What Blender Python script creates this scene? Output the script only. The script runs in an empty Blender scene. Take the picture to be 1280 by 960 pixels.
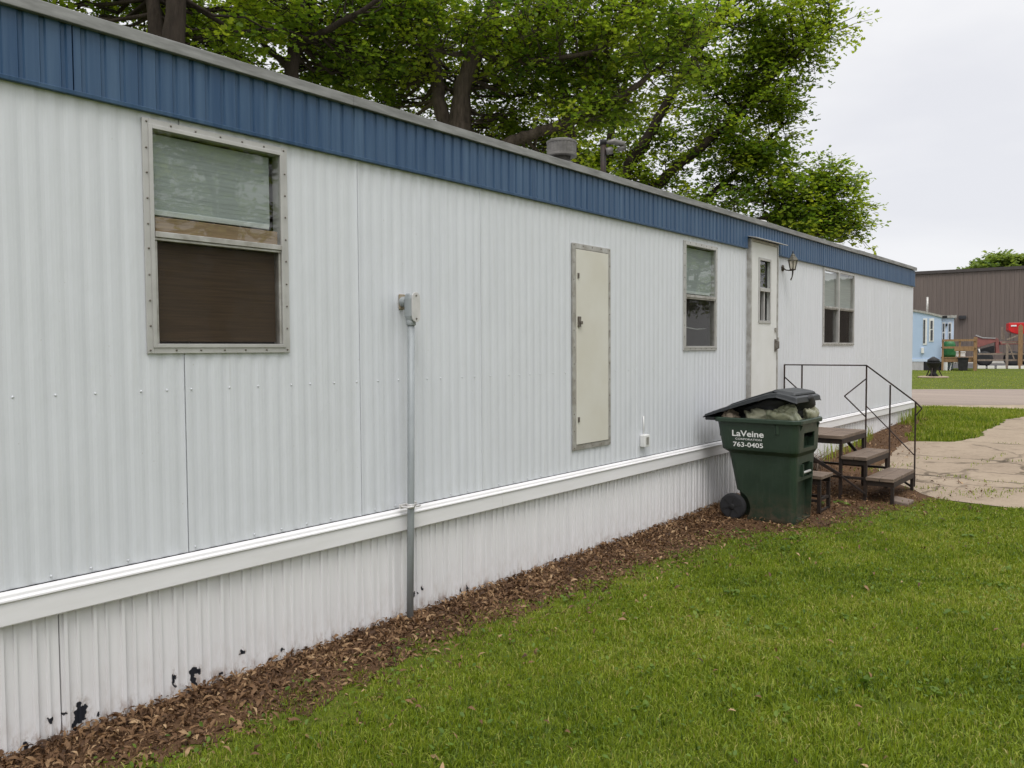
import bpy, bmesh, math, random
import numpy as np
from mathutils import Vector, Matrix

random.seed(11)
rng = np.random.default_rng(11)
SC = bpy.context.scene
COL = SC.collection
PI = math.pi
R = math.radians

# ------------------------------------------------------------------ camera
F = 1000.0 / 1280.0                      # focal length in frame widths
YAW, PITCH, ROLL = R(39.5), R(-2.46), R(-0.35)
CAM = Vector((3.52, 0.0, 1.6))
fw = Vector((-math.sin(YAW) * math.cos(PITCH), math.cos(YAW) * math.cos(PITCH), math.sin(PITCH)))
r0 = Vector((math.cos(YAW), math.sin(YAW), 0.0))
u0 = r0.cross(fw)
rt = r0 * math.cos(ROLL) + u0 * math.sin(ROLL)
up = u0 * math.cos(ROLL) - r0 * math.sin(ROLL)
cam_d = bpy.data.cameras.new('camera')
cam_d.sensor_fit = 'HORIZONTAL'
cam_d.sensor_width = 36.0
cam_d.lens = 36.0 * F
cam_d.clip_start = 0.05
cam_d.clip_end = 2000.0
cam = bpy.data.objects.new('camera', cam_d)
COL.objects.link(cam)
m = Matrix.Identity(4)
for i in range(3):
    m[i][0], m[i][1], m[i][2], m[i][3] = rt[i], up[i], -fw[i], CAM[i]
cam.matrix_world = m
SC.camera = cam


def at(px, py, depth):
    """a surveyed bearing of the photograph and a distance, as a world point"""
    return CAM + (fw + rt * ((px - 640) / 1000.0) - up * ((py - 480) / 1000.0)) * depth


# ------------------------------------------------------------------ ground height
G = 0.35


def gz(y):
    t = np.clip((np.asarray(y, float) - 6.8) / 8.6, 0, 1)
    return G * (0.5 * t + 0.5 * t * t * (3 - 2 * t))


def g1(y):
    return float(gz(y))


# ------------------------------------------------------------------ materials
MATS = {}


def new_mat(name):
    mt = bpy.data.materials.new(name)
    mt.use_nodes = True
    nt = mt.node_tree
    nt.nodes.clear()
    out = nt.nodes.new('ShaderNodeOutputMaterial')
    MATS[name] = mt
    return mt, nt, out


def nd(nt, typ, **kw):
    n = nt.nodes.new(typ)
    for k, v in kw.items():
        if k in ('operation', 'data_type', 'blend_type', 'noise_dimensions', 'feature', 'attribute_name',
                 'use_clamp', 'clamp_factor', 'interpolation_type', 'distance', 'wave_type', 'bands_direction'):
            setattr(n, k, v)
        else:
            n.inputs[k].default_value = v
    return n


def mixc(nt, fac, a, b, blend='MIX'):
    n = nt.nodes.new('ShaderNodeMix')
    n.data_type = 'RGBA'
    n.blend_type = blend
    for s, v in ((n.inputs[0], fac), (n.inputs[6], a), (n.inputs[7], b)):
        if hasattr(v, 'links') or isinstance(v, bpy.types.NodeSocket):
            nt.links.new(v, s)
        elif isinstance(v, (int, float)):
            s.default_value = v
        else:
            s.default_value = (*v, 1.0)
    return n.outputs[2]


def maprange(nt, v, a, b, c=0.0, d=1.0):
    n = nt.nodes.new('ShaderNodeMapRange')
    nt.links.new(v, n.inputs[0])
    n.inputs[1].default_value, n.inputs[2].default_value = a, b
    n.inputs[3].default_value, n.inputs[4].default_value = c, d
    return n.outputs[0]


def math_n(nt, op, a, b=0.5):
    n = nt.nodes.new('ShaderNodeMath')
    n.operation = op
    for s, v in ((n.inputs[0], a), (n.inputs[1], b)):
        if isinstance(v, (int, float)):
            s.default_value = v
        else:
            nt.links.new(v, s)
    return n.outputs[0]


def coords(nt, scale=(1, 1, 1), world=False):
    mp = nt.nodes.new('ShaderNodeMapping')
    mp.inputs['Scale'].default_value = scale
    if world:
        g = nt.nodes.new('ShaderNodeNewGeometry')
        nt.links.new(g.outputs['Position'], mp.inputs[0])
    else:
        tc = nt.nodes.new('ShaderNodeTexCoord')
        nt.links.new(tc.outputs['Object'], mp.inputs[0])
    return mp.outputs[0]


def noise(nt, vec, scale, detail=4, rough=0.55, dist=0.0):
    n = nt.nodes.new('ShaderNodeTexNoise')
    n.inputs['Scale'].default_value = scale
    n.inputs['Detail'].default_value = detail
    n.inputs['Roughness'].default_value = rough
    n.inputs['Distortion'].default_value = dist
    nt.links.new(vec, n.inputs['Vector'])
    return n.outputs['Fac']


def bsdf(nt, out, col, rough=0.5, metal=0.0, spec=0.5, bump=None, bstr=0.3, bdist=0.01):
    b = nt.nodes.new('ShaderNodeBsdfPrincipled')
    if isinstance(col, bpy.types.NodeSocket):
        nt.links.new(col, b.inputs['Base Color'])
    else:
        b.inputs['Base Color'].default_value = (*col, 1)
    if isinstance(rough, bpy.types.NodeSocket):
        nt.links.new(rough, b.inputs['Roughness'])
    else:
        b.inputs['Roughness'].default_value = rough
    b.inputs['Metallic'].default_value = metal
    b.inputs['Specular IOR Level'].default_value = spec
    if bump is not None:
        bn = nt.nodes.new('ShaderNodeBump')
        bn.inputs['Strength'].default_value = bstr
        bn.inputs['Distance'].default_value = bdist
        nt.links.new(bump, bn.inputs['Height'])
        nt.links.new(bn.outputs[0], b.inputs['Normal'])
    nt.links.new(b.outputs[0], out.inputs[0])
    return b


def plain(name, c1, c2=None, scale=8.0, rough=0.5, metal=0.0, spec=0.5, stretch=(1, 1, 1), lo=0.35, hi=0.65,
          bump=0.0, bscale=None, detail=5, world=False):
    """a two-tone worn material"""
    mt, nt, out = new_mat(name)
    v = coords(nt, stretch, world)
    f = noise(nt, v, scale, detail)
    c2 = c2 or tuple(x * 0.8 for x in c1)
    col = mixc(nt, maprange(nt, f, lo, hi), c1, c2)
    bh = noise(nt, v, bscale or scale * 4, 4) if bump else None
    bsdf(nt, out, col, rough, metal, spec, bh, bump)
    return mt


def siding_mat(name, base, streak, dirt, zlo, zhi, top_dirt=None, rough=0.42):
    """painted ribbed aluminium with rain streaks; dirt gathers towards zlo"""
    mt, nt, out = new_mat(name)
    vs = coords(nt, (9, 9, 0.35), True)
    f = noise(nt, vs, 2.2, 5, 0.6)
    col = mixc(nt, maprange(nt, f, 0.38, 0.72), base, streak)
    v2 = coords(nt, (1, 1, 1), True)
    f2 = noise(nt, v2, 1.1, 3)
    col = mixc(nt, maprange(nt, f2, 0.3, 0.75, 0.0, 0.35), col, streak)
    sep = nt.nodes.new('ShaderNodeSeparateXYZ')
    g = nt.nodes.new('ShaderNodeNewGeometry')
    nt.links.new(g.outputs['Position'], sep.inputs[0])
    band = maprange(nt, sep.outputs[2], zlo, zhi, 1.0, 0.0)
    f3 = noise(nt, coords(nt, (6, 6, 2.0), True), 3.5, 6, 0.65)
    dm = math_n(nt, 'MULTIPLY', band, maprange(nt, f3, 0.45, 0.8, 0, 0.6))
    col = mixc(nt, dm, col, dirt)
    if top_dirt:
        band = maprange(nt, sep.outputs[2], top_dirt[0], top_dirt[1], 0.0, 1.0)
        f4 = noise(nt, coords(nt, (14, 14, 0.8), True), 2.0, 4, 0.6)
        dm = math_n(nt, 'MULTIPLY', band, maprange(nt, f4, 0.4, 0.8, 0, 0.55))
        col = mixc(nt, dm, col, dirt)
    return mt, nt, out, col


mt, nt, out, col = siding_mat('white_siding', (0.652, 0.670, 0.708), (0.594, 0.612, 0.652), (0.40, 0.40, 0.39), 0.66, 0.80,
                              (2.45, 2.68))
g = nt.nodes.new('ShaderNodeNewGeometry')
sep = nt.nodes.new('ShaderNodeSeparateXYZ')
nt.links.new(g.outputs['Position'], sep.inputs[0])
pid = math_n(nt, 'FLOOR', math_n(nt, 'DIVIDE', math_n(nt, 'ADD', sep.outputs[1], 1.17), 1.018), 0)
wn_ = nt.nodes.new('ShaderNodeTexWhiteNoise'); wn_.noise_dimensions = '1D'
nt.links.new(pid, wn_.inputs['W'])
col = mixc(nt, maprange(nt, wn_.outputs['Value'], 0, 1, 0.0, 0.40), col, (0.59, 0.605, 0.625))
# faint rusty runs and grime specks
fr_ = noise(nt, coords(nt, (1, 22, 0.55), True), 1.3, 4, 0.6)
fs_ = noise(nt, coords(nt, (1, 1, 1), True), 1.0, 3)
run = math_n(nt, 'MULTIPLY', maprange(nt, fr_, 0.60, 0.80, 0, 0.5), maprange(nt, fs_, 0.45, 0.65))
col = mixc(nt, run, col, (0.46, 0.45, 0.42))
sk = noise(nt, coords(nt, (1, 1, 0.7), True), 55, 2, 0.5)
col = mixc(nt, maprange(nt, sk, 0.74, 0.80, 0, 0.6), col, (0.40, 0.38, 0.34))
bh = math_n(nt, 'ADD', noise(nt, coords(nt, (1, 1.6, 0.7), True), 1.8, 2), math_n(nt, 'MULTIPLY', noise(nt, coords(nt, (3, 3, 1.2), True), 4.0, 3), 0.25))
bsdf(nt, out, col, 0.38, 0, 0.45, bh, 0.35, 0.03)

# skirting: white paint flaked off to a black undercoat in a few surveyed places
CHIPS = [(1.396, 0.055, 0.030, 0.048), (1.374, 0.015, 0.016, 0.040), (1.907, 0.075, 0.030, 0.020), (1.898, 0.035, 0.015, 0.035),
         (1.802, 0.065, 0.009, 0.040), (1.276, 0.075, 0.012, 0.016), (1.335, 0.082, 0.008, 0.007), (2.157, 0.092, 0.013, 0.018),
         (2.387, 0.035, 0.012, 0.017), (2.034, 0.02, 0.012, 0.012), (3.331, 0.098, 0.015, 0.012), (3.392, 0.12, 0.008, 0.014),
         (3.743, 0.02, 0.009, 0.03), (3.797, 0.02, 0.008, 0.025), (1.184, 0.0, 0.010, 0.025), (1.27, -0.02, 0.010, 0.025),
         (1.462, 0.035, 0.010, 0.014), (1.91, 0.0, 0.008, 0.03), (1.385, 0.09, 0.012, 0.02)]
mt, nt, out, col = siding_mat('skirt_paint', (0.74, 0.732, 0.735), (0.665, 0.657, 0.66), (0.33, 0.26, 0.19), -0.03, 0.27)
g = nt.nodes.new('ShaderNodeNewGeometry')
nz = nt.nodes.new('ShaderNodeTexNoise')
nz.inputs['Scale'].default_value = 34
nz.inputs['Detail'].default_value = 4
nt.links.new(g.outputs['Position'], nz.inputs['Vector'])
dv = nt.nodes.new('ShaderNodeVectorMath'); dv.operation = 'MULTIPLY_ADD'
nt.links.new(nz.outputs['Color'], dv.inputs[0])
dv.inputs[1].default_value = (0.05, 0.05, 0.05)
nt.links.new(g.outputs['Position'], dv.inputs[2])
mask = None
for (cy, cz, ry, rz) in CHIPS:
    s = nt.nodes.new('ShaderNodeVectorMath'); s.operation = 'SUBTRACT'
    nt.links.new(dv.outputs[0], s.inputs[0])
    s.inputs[1].default_value = (0, cy + 0.025, cz + 0.043)
    k = nt.nodes.new('ShaderNodeVectorMath'); k.operation = 'MULTIPLY'
    nt.links.new(s.outputs[0], k.inputs[0])
    k.inputs[1].default_value = (0, 1.18 / ry, 1.18 / rz)
    ln = nt.nodes.new('ShaderNodeVectorMath'); ln.operation = 'LENGTH'
    nt.links.new(k.outputs[0], ln.inputs[0])
    mask = ln.outputs['Value'] if mask is None else math_n(nt, 'MINIMUM', mask, ln.outputs['Value'])
halo = math_n(nt, 'MULTIPLY', maprange(nt, mask, 1.0, 2.1, 0.75, 0.0), maprange(nt, noise(nt, coords(nt, (1, 1, 0.6), True), 60, 4, 0.7), 0.44, 0.6))
mask = maprange(nt, mask, 0.97, 1.05, 1.0, 0.0)
# rust along the very bottom edge
sep = nt.nodes.new('ShaderNodeSeparateXYZ')
nt.links.new(g.outputs['Position'], sep.inputs[0])
low = maprange(nt, sep.outputs[2], 0.0, 0.09, 1.0, 0.0)
rn = noise(nt, coords(nt, (1, 5, 2), True), 4.0, 5, 0.7)
rust = math_n(nt, 'MULTIPLY', low, maprange(nt, rn, 0.5, 0.62))
col = mixc(nt, rust, col, (0.20, 0.11, 0.06))
col = mixc(nt, halo, col, (0.34, 0.29, 0.25))
col = mixc(nt, mask, col, (0.014, 0.016, 0.022))
bsdf(nt, out, col, 0.45, 0, 0.4)

mt, nt, out, col = siding_mat('blue_fascia', (0.016, 0.055, 0.130), (0.060, 0.114, 0.198), (0.04, 0.075, 0.14), 2.66, 2.80)
bsdf(nt, out, col, 0.42, 0, 0.4)

plain('white_trim', (0.76, 0.75, 0.76), (0.70, 0.69, 0.69), 5, 0.4, stretch=(1, 0.4, 3))
plain('door_paint', (0.68, 0.68, 0.67), (0.63, 0.63, 0.61), 4, 0.45)
plain('cream_panel', (0.61, 0.592, 0.535), (0.57, 0.545, 0.475), 3, 0.5)
plain('aluminium', (0.50, 0.49, 0.47), (0.33, 0.31, 0.28), 14, 0.45, 0.55)
plain('aluminium_pale', (0.50, 0.49, 0.475), (0.42, 0.41, 0.395), 7, 0.45, 0.35, stretch=(1, 1, 1))
plain('screw_metal', (0.22, 0.20, 0.18), (0.12, 0.10, 0.08), 40, 0.5, 0.6)
plain('roof_edge_grey', (0.29, 0.29, 0.285), (0.17, 0.17, 0.165), 10, 0.6, 0.2, stretch=(1, 0.5, 3))
plain('roof_sheet', (0.42, 0.43, 0.43), (0.30, 0.30, 0.30), 3, 0.5, 0.4)
plain('interior_dark', (0.07, 0.055, 0.045), (0.04, 0.03, 0.025), 3, 0.9)
plain('gap_black', (0.018, 0.018, 0.02), None, 3, 0.9)
plain('blind_grey', (0.33, 0.36, 0.355), (0.29, 0.315, 0.31), 3, 0.7, stretch=(1, 1, 30))
plain('blind_white', (0.50, 0.52, 0.515), (0.43, 0.45, 0.445), 3, 0.7, stretch=(1, 1, 30))
plain('brown_shade', (0.125, 0.070, 0.030), (0.068, 0.039, 0.018), 3, 0.85, stretch=(1, 1.2, 40), lo=0.3, hi=0.7)
plain('sash_wood', (0.30, 0.20, 0.115), (0.21, 0.135, 0.075), 6, 0.6, stretch=(1, 1.5, 20))
plain('conduit_zinc', (0.33, 0.355, 0.365), (0.25, 0.27, 0.28), 12, 0.55, 0.15, stretch=(1, 1, 0.3))
plain('conduit_cover', (0.66, 0.64, 0.63), (0.55, 0.54, 0.53), 14, 0.4, 0.4)
plain('sealant', (0.36, 0.31, 0.23), (0.22, 0.17, 0.12), 40, 0.8)
plain('galvanised', (0.16, 0.15, 0.14), (0.09, 0.085, 0.08), 9, 0.5, 0.4, stretch=(1, 1, 3))
plain('dark_iron', (0.022, 0.018, 0.016), (0.042, 0.026, 0.019), 16, 0.6, 0.4)
plain('rail_iron', (0.028, 0.023, 0.022), (0.06, 0.034, 0.026), 20, 0.5, 0.5)
plain('tread_wood', (0.195, 0.140, 0.100), (0.095, 0.068, 0.050), 6, 0.75, stretch=(1.0, 7, 7), bump=0.4, bscale=18)
plain('deck_wood', (0.30, 0.18, 0.085), (0.21, 0.125, 0.06), 5, 0.7, stretch=(3, 3, 1))
plain('grey_wood', (0.28, 0.22, 0.17), (0.18, 0.14, 0.11), 5, 0.8, stretch=(3, 3, 1))
mt, nt, out = new_mat('bin_green')
v = coords(nt, (1, 1, 1), True)
c = mixc(nt, maprange(nt, noise(nt, v, 5, 4), 0.35, 0.65), (0.0140, 0.030, 0.0165), (0.020, 0.039, 0.023))
c = mixc(nt, maprange(nt, noise(nt, coords(nt, (2, 2, 26), True), 6, 3, 0.6), 0.66, 0.74, 0, 0.5), c, (0.05, 0.075, 0.06))
c = mixc(nt, maprange(nt, noise(nt, coords(nt, (14, 14, 1.2), True), 4, 4, 0.6), 0.52, 0.75, 0, 0.35), c, (0.045, 0.06, 0.045))
g = nt.nodes.new('ShaderNodeNewGeometry')
sep = nt.nodes.new('ShaderNodeSeparateXYZ')
nt.links.new(g.outputs['Position'], sep.inputs[0])
dm = math_n(nt, 'MULTIPLY', maprange(nt, sep.outputs[2], 0.02, 0.30, 0.9, 0.0), maprange(nt, noise(nt, v, 14, 5, 0.7), 0.40, 0.65))
c = mixc(nt, dm, c, (0.085, 0.062, 0.042))
bsdf(nt, out, c, maprange(nt, noise(nt, v, 9, 4), 0.3, 0.7, 0.36, 0.55), 0, 0.45, noise(nt, v, 160, 3), 0.06)
plain('bin_lid', (0.009, 0.011, 0.013), (0.017, 0.020, 0.022), 6, 0.42, bump=0.08, bscale=140)
plain('tyre_rubber', (0.012, 0.012, 0.013), (0.02, 0.02, 0.02), 30, 0.65)
plain('label_white', (0.80, 0.80, 0.78), (0.70, 0.70, 0.68), 60, 0.55)
plain('bag_olive', (0.30, 0.29, 0.20), (0.20, 0.20, 0.14), 14, 0.36, bump=0.12, bscale=24)
plain('bag_tan', (0.46, 0.37, 0.28), (0.34, 0.27, 0.20), 10, 0.7, bump=0.5, bscale=22)
plain('bag_khaki', (0.25, 0.25, 0.16), (0.16, 0.17, 0.11), 12, 0.36, bump=0.12, bscale=26)
plain('bronze', (0.045, 0.036, 0.030), (0.09, 0.075, 0.06), 30, 0.4, 0.6)
plain('lamp_cap', (0.075, 0.07, 0.055), (0.15, 0.14, 0.11), 20, 0.45, 0.5)
plain('brown_metal', (0.150, 0.118, 0.102), (0.130, 0.103, 0.090), 1.2, 0.5, stretch=(3, 3, 0.2))
plain('brown_trim', (0.055, 0.045, 0.042), None, 4, 0.5)
plain('pale_blue_siding', (0.42, 0.53, 0.70), (0.38, 0.49, 0.65), 1.5, 0.5)
plain('ice_blue_siding', (0.55, 0.64, 0.78), (0.50, 0.59, 0.73), 1.5, 0.5)
plain('dark_pane', (0.035, 0.038, 0.045), (0.07, 0.075, 0.085), 2.0, 0.12)
plain('grey_skirting', (0.46, 0.45, 0.46), (0.38, 0.37, 0.38), 3, 0.6, stretch=(6, 6, 1))
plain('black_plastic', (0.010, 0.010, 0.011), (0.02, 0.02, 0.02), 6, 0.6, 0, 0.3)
plain('cover_green', (0.014, 0.115, 0.032), (0.03, 0.17, 0.055), 6, 0.5)
plain('white_plastic', (0.74, 0.74, 0.73), (0.64, 0.64, 0.62), 6, 0.5)
plain('red_paint', (0.60, 0.012, 0.014), (0.45, 0.010, 0.012), 2, 0.38)
plain('faded_red_steel', (0.30, 0.10, 0.085), (0.22, 0.085, 0.07), 3, 0.6)
plain('curb_white', (0.60, 0.58, 0.52), (0.50, 0.48, 0.44), 2, 0.8)
plain('tan_stone', (0.36, 0.28, 0.20), (0.27, 0.21, 0.15), 6, 0.9)
plain('fieldstone', (0.19, 0.145, 0.115), (0.12, 0.09, 0.07), 9, 0.9, bump=0.5, bscale=20)
plain('yard_asphalt', (0.070, 0.066, 0.066), (0.09, 0.085, 0.082), 1.5, 0.9)

# barks
for nm, a, b in (('maple_bark', (0.115, 0.090, 0.070), (0.045, 0.035, 0.028)), ('dark_bark', (0.055, 0.042, 0.033), (0.026, 0.020, 0.016))):
    mt, nt, out = new_mat(nm)
    v = coords(nt, (7, 7, 1.3), True)
    f = noise(nt, v, 2.4, 6, 0.65)
    v2 = coords(nt, (1, 1, 1), True)
    c = mixc(nt, maprange(nt, f, 0.35, 0.68), a, b)
    c = mixc(nt, maprange(nt, noise(nt, v2, 1.6, 3), 0.5, 0.75, 0, 0.5), c, tuple(x * 1.3 for x in a))
    bsdf(nt, out, c, 0.9, 0, 0.2, f, 0.9, 0.05)

# foliage: each leaf has its own hue
def foliage(name, ramp, trans, tmix=0.42, rough=0.5):
    mt, nt, out = new_mat(name)
    a = nt.nodes.new('ShaderNodeAttribute')
    a.attribute_name = 'tint'
    cr = nt.nodes.new('ShaderNodeValToRGB')
    e = cr.color_ramp.elements
    e[0].position, e[0].color = 0.0, (*ramp[0], 1)
    e[1].position, e[1].color = 1.0, (*ramp[-1], 1)
    for i in range(1, len(ramp) - 1):
        q = e.new(i / (len(ramp) - 1)); q.color = (*ramp[i], 1)
    nt.links.new(a.outputs['Fac'], cr.inputs[0])
    b = nt.nodes.new('ShaderNodeBsdfPrincipled')
    nt.links.new(cr.outputs[0], b.inputs['Base Color'])
    b.inputs['Roughness'].default_value = rough
    b.inputs['Specular IOR Level'].default_value = 0.3
    t = nt.nodes.new('ShaderNodeBsdfTranslucent')
    tc = mixc(nt, 1.0, cr.outputs[0], trans, 'MULTIPLY')
    nt.links.new(tc, t.inputs[0])
    mx = nt.nodes.new('ShaderNodeMixShader')
    mx.inputs[0].default_value = tmix
    nt.links.new(b.outputs[0], mx.inputs[1])
    nt.links.new(t.outputs[0], mx.inputs[2])
    nt.links.new(mx.outputs[0], out.inputs[0])
    return mt


foliage('maple_leaves', [(0.058, 0.115, 0.014), (0.135, 0.215, 0.020), (0.220, 0.295, 0.028), (0.32, 0.375, 0.042)], (1.9, 1.75, 0.95), 0.52)
foliage('far_leaves', [(0.085, 0.14, 0.03), (0.14, 0.20, 0.04), (0.20, 0.26, 0.05)], (1.8, 1.7, 1.1), 0.45)
foliage('grass_blades', [(0.050, 0.088, 0.007), (0.152, 0.212, 0.012), (0.230, 0.285, 0.020), (0.37, 0.33, 0.11)], (1.5, 1.5, 1.0), 0.3, 0.5)
foliage('clover_leaves', [(0.055, 0.105, 0.010), (0.10, 0.165, 0.015), (0.14, 0.20, 0.022)], (1.4, 1.4, 1.0), 0.3)
foliage('dead_leaves', [(0.050, 0.025, 0.012), (0.118, 0.062, 0.029), (0.205, 0.118, 0.056), (0.40, 0.27, 0.15)], (1.3, 1.1, 0.9), 0.15, 0.65)

# ground: turf, bare earth by the wall, under the blades
mt, nt, out = new_mat('lawn_soil')
v = coords(nt, (1, 1, 1), True)
fa = noise(nt, v, 0.35, 4)
fb = noise(nt, v, 9.0, 6, 0.7)
grass = mixc(nt, maprange(nt, fa, 0.35, 0.65), (0.080, 0.105, 0.012), (0.105, 0.130, 0.015))
grass = mixc(nt, maprange(nt, fb, 0.4, 0.72, 0, 0.75), grass, (0.050, 0.062, 0.014))
fc = noise(nt, v, 2.3, 5, 0.65)
grass = mixc(nt, maprange(nt, fc, 0.60, 0.78, 0, 0.5), grass, (0.13, 0.12, 0.035))
bsdf(nt, out, grass, 0.95, 0, 0.1, fb, 0.6, 0.03)

mt, nt, out = new_mat('bare_earth')
v = coords(nt, (1, 1, 1), True)
fb = noise(nt, v, 16.0, 6, 0.7)
fc = noise(nt, v, 2.0, 4)
c = mixc(nt, maprange(nt, fb, 0.35, 0.7), (0.085, 0.046, 0.024), (0.15, 0.090, 0.050))
c = mixc(nt, maprange(nt, fc, 0.4, 0.7, 0, 0.6), c, (0.060, 0.036, 0.025))
bsdf(nt, out, c, 0.95, 0, 0.1, fb, 0.9, 0.03)

mt, nt, out = new_mat('old_concrete')
v = coords(nt, (1, 1, 1), True)
fb = noise(nt, v, 22.0, 6, 0.7)
fc = noise(nt, v, 1.3, 5, 0.6)
c = mixc(nt, maprange(nt, fc, 0.3, 0.7), (0.33, 0.265, 0.195), (0.245, 0.192, 0.140))
c = mixc(nt, maprange(nt, fb, 0.45, 0.75, 0, 0.5), c, (0.40, 0.32, 0.245))
fd = noise(nt, v, 4.5, 6, 0.75)
c = mixc(nt, maprange(nt, fd, 0.52, 0.70, 0, 0.6), c, (0.16, 0.118, 0.082))
# wandering cracks
vo = nt.nodes.new('ShaderNodeTexVoronoi'); vo.feature = 'DISTANCE_TO_EDGE'
vo.inputs['Scale'].default_value = 0.62
wv = nt.nodes.new('ShaderNodeTexNoise'); wv.inputs['Scale'].default_value = 2.6; wv.inputs['Detail'].default_value = 5
nt.links.new(v, wv.inputs['Vector'])
ad = nt.nodes.new('ShaderNodeVectorMath'); ad.operation = 'MULTIPLY_ADD'
nt.links.new(wv.outputs['Color'], ad.inputs[0]); ad.inputs[1].default_value = (0.5, 0.5, 0.5); nt.links.new(v, ad.inputs[2])
nt.links.new(ad.outputs[0], vo.inputs['Vector'])
ck = maprange(nt, vo.outputs['Distance'], 0.006, 0.018, 1, 0)
ck = math_n(nt, 'MULTIPLY', ck, maprange(nt, fc, 0.40, 0.60, 0, 0.95))
c = mixc(nt, ck, c, (0.085, 0.065, 0.045))
bsdf(nt, out, c, 0.9, 0, 0.2, fb, 0.4, 0.01)

mt, nt, out = new_mat('gravel_road_mix')
v = coords(nt, (1, 1, 1), True)
fb = noise(nt, v, 14.0, 6, 0.8)
vr = nt.nodes.new('ShaderNodeMapping'); vr.inputs['Rotation'].default_value = (0, 0, -R(34)); vr.inputs['Scale'].default_value = (0.08, 0.9, 1)
nt.links.new(v, vr.inputs[0])
fc = noise(nt, vr.outputs[0], 1.6, 5, 0.6)
c = mixc(nt, maprange(nt, fc, 0.35, 0.68), (0.30, 0.245, 0.205), (0.205, 0.165, 0.145))
c = mixc(nt, maprange(nt, fb, 0.4, 0.7, 0, 0.6), c, (0.34, 0.285, 0.24))
bsdf(nt, out, c, 0.95, 0, 0.1, fb, 0.6, 0.02)

plain('sandy_verge', (0.36, 0.285, 0.195), (0.27, 0.215, 0.14), 3, 0.95, world=True, bump=0.5, bscale=20)
plain('joint_dirt', (0.06, 0.048, 0.032), None, 6, 0.95)

# window glass: clear with a fresnel reflection
def glass(name, tint, ior=0.08, rough=0.02):
    mt, nt, out = new_mat(name)
    lw = nt.nodes.new('ShaderNodeLayerWeight'); lw.inputs['Blend'].default_value = 0.5
    f5 = math_n(nt, 'POWER', lw.outputs['Facing'], 4.0)
    fr = maprange(nt, f5, 0.0, 1.0, ior, 0.95)
    tr = nt.nodes.new('ShaderNodeBsdfTransparent'); tr.inputs[0].default_value = (*tint, 1)
    gl = nt.nodes.new('ShaderNodeBsdfGlossy'); gl.inputs['Roughness'].default_value = rough
    v = coords(nt, (1, 1, 1), True)
    bn = nt.nodes.new('ShaderNodeBump'); bn.inputs['Strength'].default_value = 0.06; bn.inputs['Distance'].default_value = 0.02
    nt.links.new(noise(nt, v, 3.0, 2), bn.inputs['Height'])
    nt.links.new(bn.outputs[0], gl.inputs['Normal'])
    mx = nt.nodes.new('ShaderNodeMixShader')
    nt.links.new(fr, mx.inputs[0]); nt.links.new(tr.outputs[0], mx.inputs[1]); nt.links.new(gl.outputs[0], mx.inputs[2])
    nt.links.new(mx.outputs[0], out.inputs[0])


glass('window_glass', (0.90, 0.93, 0.91), 0.09)
glass('screened_glass', (0.85, 0.86, 0.85), 0.01)
glass('lamp_glass', (0.92, 0.88, 0.80), 0.06, 0.1)
# fly screen: fine dark mesh, half see-through
mt, nt, out = new_mat('fly_screen')
tr = nt.nodes.new('ShaderNodeBsdfTransparent')
df = nt.nodes.new('ShaderNodeBsdfDiffuse'); df.inputs[0].default_value = (0.05, 0.046, 0.042, 1)
mx = nt.nodes.new('ShaderNodeMixShader'); mx.inputs[0].default_value = 0.30
nt.links.new(tr.outputs[0], mx.inputs[1]); nt.links.new(df.outputs[0], mx.inputs[2]); nt.links.new(mx.outputs[0], out.inputs[0])


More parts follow.
